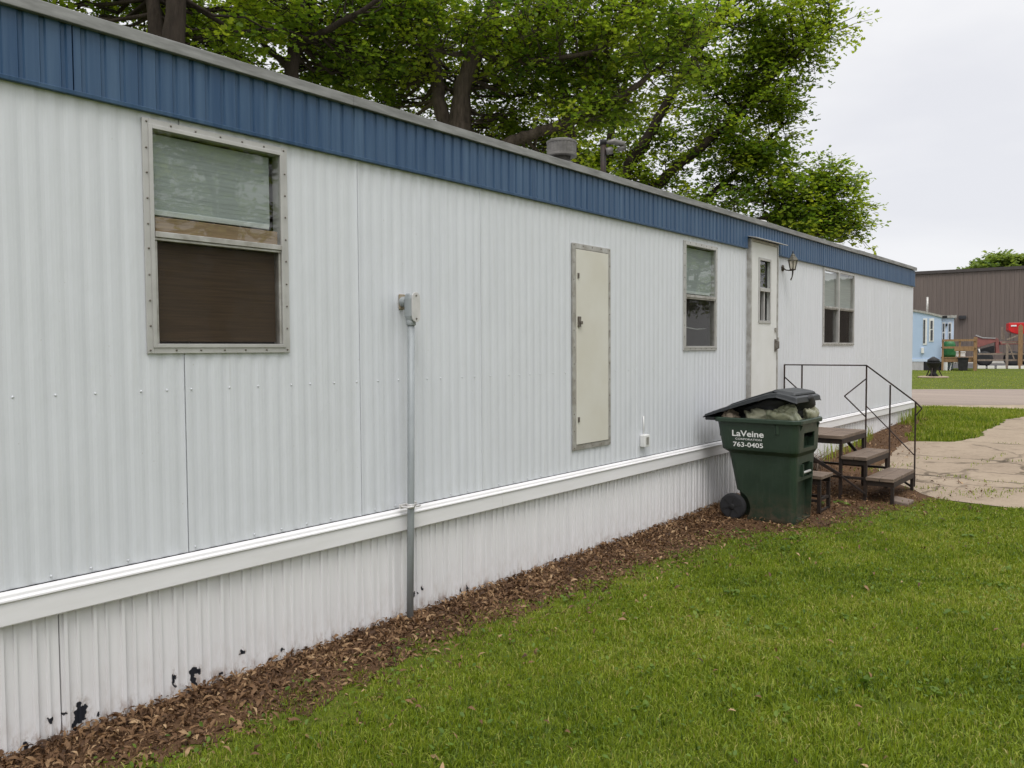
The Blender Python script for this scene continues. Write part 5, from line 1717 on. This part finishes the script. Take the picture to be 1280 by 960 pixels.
# green covered cooker on the deck, white box, black tub under it
lg, zg = far(1186.3, 446, D3 + 0.7)
gc = far_thing('covered_grill', 'green fabric covered grill standing on the timber deck', 'grill', lg, D3 + 0.75)
zg0 = zd
rg = []
for (rx_, zz) in ((0.30, 0.0), (0.33, 0.15), (0.30, 0.5), (0.31, 0.66), (0.24, 0.82), (0.10, 0.92), (0.04, 0.95)):
    rg.append([(rx_ * (1 + 0.06 * math.sin(5 * k)) * math.cos(2 * PI * k / 14), 0.8 * rx_ * math.sin(2 * PI * k / 14), zd + zz) for k in range(14)])
MB().loft(rg).build('cover', 'cover_green', gc, 0, True)
for sx in (-1, 1):
    MB().tube([(0.27 * sx, -0.1, zd + 0.55), (0.40 * sx, -0.12, zd + 0.5)], 0.03, 8).build('handle', 'black_plastic', gc, 0, True)
lx_, _ = far(1200, 443, D3 + 1.0)
wb = far_thing('cool_box', 'white cool box on the timber deck right of the green covered grill', 'cool box', lx_, D3 + 1.0)
MB().box(-0.24, 0.24, -0.18, 0.18, zd + 0.002, zd + 0.22).build('body', 'white_plastic', wb, 0.03, True)
MB().box(-0.26, 0.26, -0.20, 0.20, zd + 0.225, zd + 0.29).build('lid', 'white_plastic', wb, 0.02, True)
lx_, _ = far(1203.5, 455, D3 - 0.1)
tb = far_thing('black_bin', 'square black plastic bin on the grass in front of the deck', 'bin', lx_, D3 - 0.35)
MB().prism([(-0.20, 0.0), (0.20, 0.0), (0.24, 0.62), (-0.24, 0.62)], -0.2, 0.16, 'y').build('body', 'black_plastic', tb, 0.02, True)
MB().box(-0.26, 0.26, -0.23, 0.19, 0.625, 0.70).build('lid', 'black_plastic', tb, 0.02, True)
lx_, _ = far(1194, 455, D3 + 0.5)
ch = far_thing('garden_chair', 'white garden chair stored under the timber deck', 'chair', lx_, D3 + 0.3)
b = MB().box(-0.22, 0.22, -0.2, 0.2, 0.34, 0.37)
b.build('seat', 'white_plastic', ch, 0.01, True)
for (sx, sy) in ((-1, -1), (1, -1), (-1, 1), (1, 1)):
    MB().bar((0.19 * sx, 0.17 * sy, 0.34), (0.25 * sx, 0.23 * sy, 0.0), 0.035, 0.035).build('leg', 'white_plastic', ch, 0, True)
b = MB()
for k in range(5):
    b.bar((-0.18 + 0.09 * k, 0.18, 0.37), (-0.18 + 0.09 * k, 0.24, 0.62), 0.04, 0.02)
b.build('backrest', 'white_plastic', ch, 0, True)

# fire bowl on its sandy ring
D4 = 36.8
lf, _ = far(1166.5, 474, D4)
fb_ = far_thing('fire_pit', 'black fire bowl on a tan sandy ring across the road', 'fire pit', lf, D4)
MB().lathe((0, 0, 0), [(0.57, 0.0), (0.57, 0.05), (0.48, 0.07), (0.2, 0.06)], 24).build('sand_ring', 'tan_stone', fb_, 0, True)
b = MB().lathe((0, 0, 0), [(0.20, 0.075), (0.10, 0.20), (0.13, 0.34), (0.27, 0.58), (0.30, 0.62), (0.26, 0.62), (0.10, 0.42)], 18)
b.build('bowl', 'black_plastic', fb_, 0, True)
rg = [(0.24, 0.63), (0.22, 0.74), (0.10, 0.82), (0.03, 0.86)]
MB().lathe((0, 0, 0), rg, 16).build('spark_lid', 'black_plastic', fb_, 0, True)
for k in range(3):
    th = 2 * PI * k / 3 + 0.3
    MB().bar((0.16 * math.cos(th), 0.16 * math.sin(th), 0.40), (0.33 * math.cos(th), 0.33 * math.sin(th), 0.07), 0.035, 0.035).build('leg', 'dark_iron', fb_, 0, True)

# timber post and rail fence along the yard
D5 = 54.0
fl, _ = far(1222, 455, D5)
fe = far_thing('rail_fence', 'brown timber post and rail fence in front of the parking yard', 'fence', fl, D5)
def fx(px):
    return far(px, 455, D5)[0] - fl
hz_ = {1258.5: 430, 1275: 408, 1297: 425, 1320: 425, 1345: 425}
for px, py in hz_.items():
    wd_ = 0.22 if px == 1275 else 0.13
    top_ = far(px, py, D5)[1] - G
    MB().prism([(fx(px) - wd_ / 2, 0.0), (fx(px) + wd_ / 2, 0.0), (fx(px) + wd_ / 2, top_), (fx(px), top_ + (0.12 if px == 1275 else 0.02)), (fx(px) - wd_ / 2, top_)], -0.07, 0.07, 'y').build('post', 'deck_wood' if px == 1275 else 'grey_wood', fe, 0, True)
for zz in (0.42, 0.78):
    MB().box(fx(1222), fx(1345), 0.072, 0.11, zz, zz + 0.10).build('rail', 'grey_wood', fe, 0, True)
z_top = far(1265, 427, D5)[1] - G
MB().box(fx(1252), fx(1345), 0.072, 0.12, z_top - 0.1, z_top).build('rail', 'grey_wood', fe, 0, True)
MB().bar((fx(1261), 0.09, z_top - 0.2), (fx(1268), 0.09, 0.5), 0.08, 0.06).build('brace', 'grey_wood', fe, 0, True)
MB().bar((fx(1272), 0.0, z_top + 0.35), (fx(1258), 0.0, z_top + 0.12), 0.09, 0.07).build('brace', 'grey_wood', fe, 0, True)

# parking blocks
for k, (pa, pb) in enumerate(((1222, 1232), (1234.5, 1243), (1246, 1257), (1260, 1273), (1276, 1290))):
    a_, _ = far(pa, 455, 53.0); c_, _ = far(pb, 455, 53.0)
    o = thing('parking_block', ('pale concrete parking block nearest the timber deck', 'pale concrete parking block, second from the timber deck', 'pale concrete parking block in front of the black machine belly',
               'pale concrete parking block between the two fence posts', 'pale concrete parking block right of the thick fence post')[k], 'parking block', fpos((a_ + c_) / 2, 53.0), 'parking blocks along the yard', FA)
    hw = (c_ - a_) / 2
    MB().prism([(-0.12, 0.0), (0.12, 0.0), (0.07, 0.17), (-0.07, 0.17)], -hw, hw, 'x').build('block', 'curb_white', o, 0.01, True)

# faded red loader machine with a bright red box on it
D6 = 60.0
lm, _ = far(1218, 450, D6)
ma = far_thing('farm_machine', 'faded red farm conveyor trailer parked against the brown warehouse', 'farm machine', lm, D6)
def mp_(px, py):
    a_, z_ = far(px, py, D6)
    return (a_ - lm, max(z_ - G, 0.02))
b = MB().prism([mp_(1219, 420), mp_(1228, 423), mp_(1244, 423.5), mp_(1244, 427.5), mp_(1222, 434.5), mp_(1219, 430)], -0.4, 0.4, 'y')
b.prism([mp_(1243.5, 422), mp_(1248, 424), mp_(1249, 442), mp_(1244, 442)], -0.35, 0.35, 'y')
b.build('boom', 'faded_red_steel', ma, 0.02, True)
b = MB()
b.prism([mp_(1220, 418.5), mp_(1228, 421.8), mp_(1244, 422.3), mp_(1244, 423.4), mp_(1228, 422.9), mp_(1219.5, 420)], -0.45, 0.45, 'y')
b.build('boom_edge', 'aluminium_pale', ma, 0, True)
MB().prism([mp_(1222, 437), mp_(1242, 432), mp_(1242, 441), mp_(1223, 443)], -0.5, 0.5, 'y').build('hopper', 'black_plastic', ma, 0.03, True)
b = MB().tube([mp_(1223, 436)[0:1] + (-0.55,) + mp_(1223, 436)[1:], mp_(1224, 441.5)[0:1] + (-0.55,) + mp_(1224, 441.5)[1:], mp_(1232, 442.5)[0:1] + (-0.55,) + mp_(1232, 442.5)[1:]], 0.06, 6)
b.build('hose', 'aluminium_pale', ma, 0, True)
MB().prism([mp_(1249, 427), mp_(1290, 426), mp_(1290, 430), mp_(1250, 431)], -0.5, 0.5, 'y').build('chassis', 'faded_red_steel', ma, 0.02, True)
for px in (1230, 1266, 1287):
    x_, z_ = mp_(px, 446)
    for sy in (-0.62, 0.62):
        b = MB().lathe((x_, sy, 0.48), [(0.28, -0.12), (0.44, -0.13), (0.48, -0.08), (0.48, 0.08), (0.44, 0.13), (0.28, 0.12)], 20, 'y')
        wh = b.build('wheel', 'tyre_rubber', ma, 0, True)
        MB().lathe((x_, sy, 0.48), [(0.28, -0.10), (0.28, 0.10), (0.1, 0.12)], 16, 'y').build('rim', 'aluminium_pale', wh, 0, True)
        wh_i = wh
b = MB().box(mp_(1244, 430)[0], mp_(1252, 430)[0], -0.6, 0.6, mp_(1244, 443)[1], mp_(1244, 440.5)[1])
b.build('foot', 'faded_red_steel', ma, 0, True)
bx = far_thing('red_hopper', 'bright red metal hopper box on top of the faded red machine', 'hopper', far(1270, 420, D6)[0], D6)
lb_ = far(1270, 420, D6)[0]
def mq(px, py):
    a_, z_ = far(px, py, D6)
    return (a_ - lb_, z_ - G)
MB().prism([mq(1259, 404), mq(1296, 403.5), mq(1296, 416), mq(1270, 418), mq(1263, 416), mq(1259, 413)], -0.9, 0.9, 'y').build('body', 'red_paint', bx, 0.03, True)
b = MB()
for px in (1254, 1262, 1275, 1290):
    b.bar((mq(px, 414)[0], -0.4, mq(px, 416)[1]), (mq(px, 426)[0], -0.4, mq(px, 426)[1]), 0.09, 0.09)
b.bar((mq(1252, 409)[0], -0.45, mq(1252, 409)[1]), (mq(1252, 424)[0], -0.45, mq(1252, 424)[1]), 0.12, 0.08)
b.build('stand', 'grey_wood', bx, 0, True)
MB().box(mq(1262, 407)[0], mq(1269, 407)[0], -0.93, -0.902, mq(1262, 408.5)[1], mq(1262, 406.8)[1]).build('pale_stripe', 'label_white', bx, 0, True)

# tree beyond the warehouse
D7 = 92.0
bt = gbase(1252, 84.0)
tree('broadleaf_tree', 'rounded green tree rising behind the brown warehouse roof', bt,
     [([(bt[0], bt[1], G), P(1252, 380, 84), P(1250, 335, 84)], [0.5, 0.4, 0.2]), ([P(1252, 370, 84), P(1272, 335, 84)], [0.25, 0.1]), ([P(1252, 372, 84), P(1230, 340, 84)], [0.2, 0.08])],
     [lobe(1254, 331, 84, 24, 16, 2.2, 40), lobe(1226, 337, 84, 16, 7, 1.5, 14), lobe(1280, 335, 84, 22, 14, 2.0, 22)],
     'dark_bark', 'far_leaves', 0.34, 9, 12, 0.85, 12)

# two trees on the viewer's side of the lawn: they stand outside the picture and show in the window panes
for (bx_, by_, sd_, lb_t) in ((12.5, 9.5, 31, 'maple out on the lawn mirrored in the large riveted window'), (8.6, 23.0, 37, 'maple by the road mirrored in the narrow window beside the door')):
    q = (bx_, by_, g1(by_))
    X_, Y_, Z_ = np.array((1.0, 0, 0)), np.array((0, 1.0, 0)), np.array((0, 0, 1.0))
    tree('maple_tree', lb_t, q,
         [([(bx_, by_, q[2] - .1), (bx_ + .05, by_, 2.2), (bx_ - .1, by_ + .1, 4.5), (bx_, by_, 7.5)], [0.28, 0.22, 0.15, 0.05]),
          ([(bx_, by_, 2.4), (bx_ - 1.2, by_ - .8, 4.2), (bx_ - 2.2, by_ - 1.6, 5.2)], [0.14, 0.09, 0.03]), ([(bx_, by_, 2.6), (bx_ + 1.2, by_ + 1, 4.4), (bx_ + 2.3, by_ + 1.8, 5.4)], [0.14, 0.09, 0.03])],
         [(np.array((bx_, by_, 5.6)), (X_ * 3.6, Y_ * 3.6, Z_ * 3.0), 70)], 'dark_bark', 'maple_leaves', 0.16, 8, 10, 0.7, sd_)
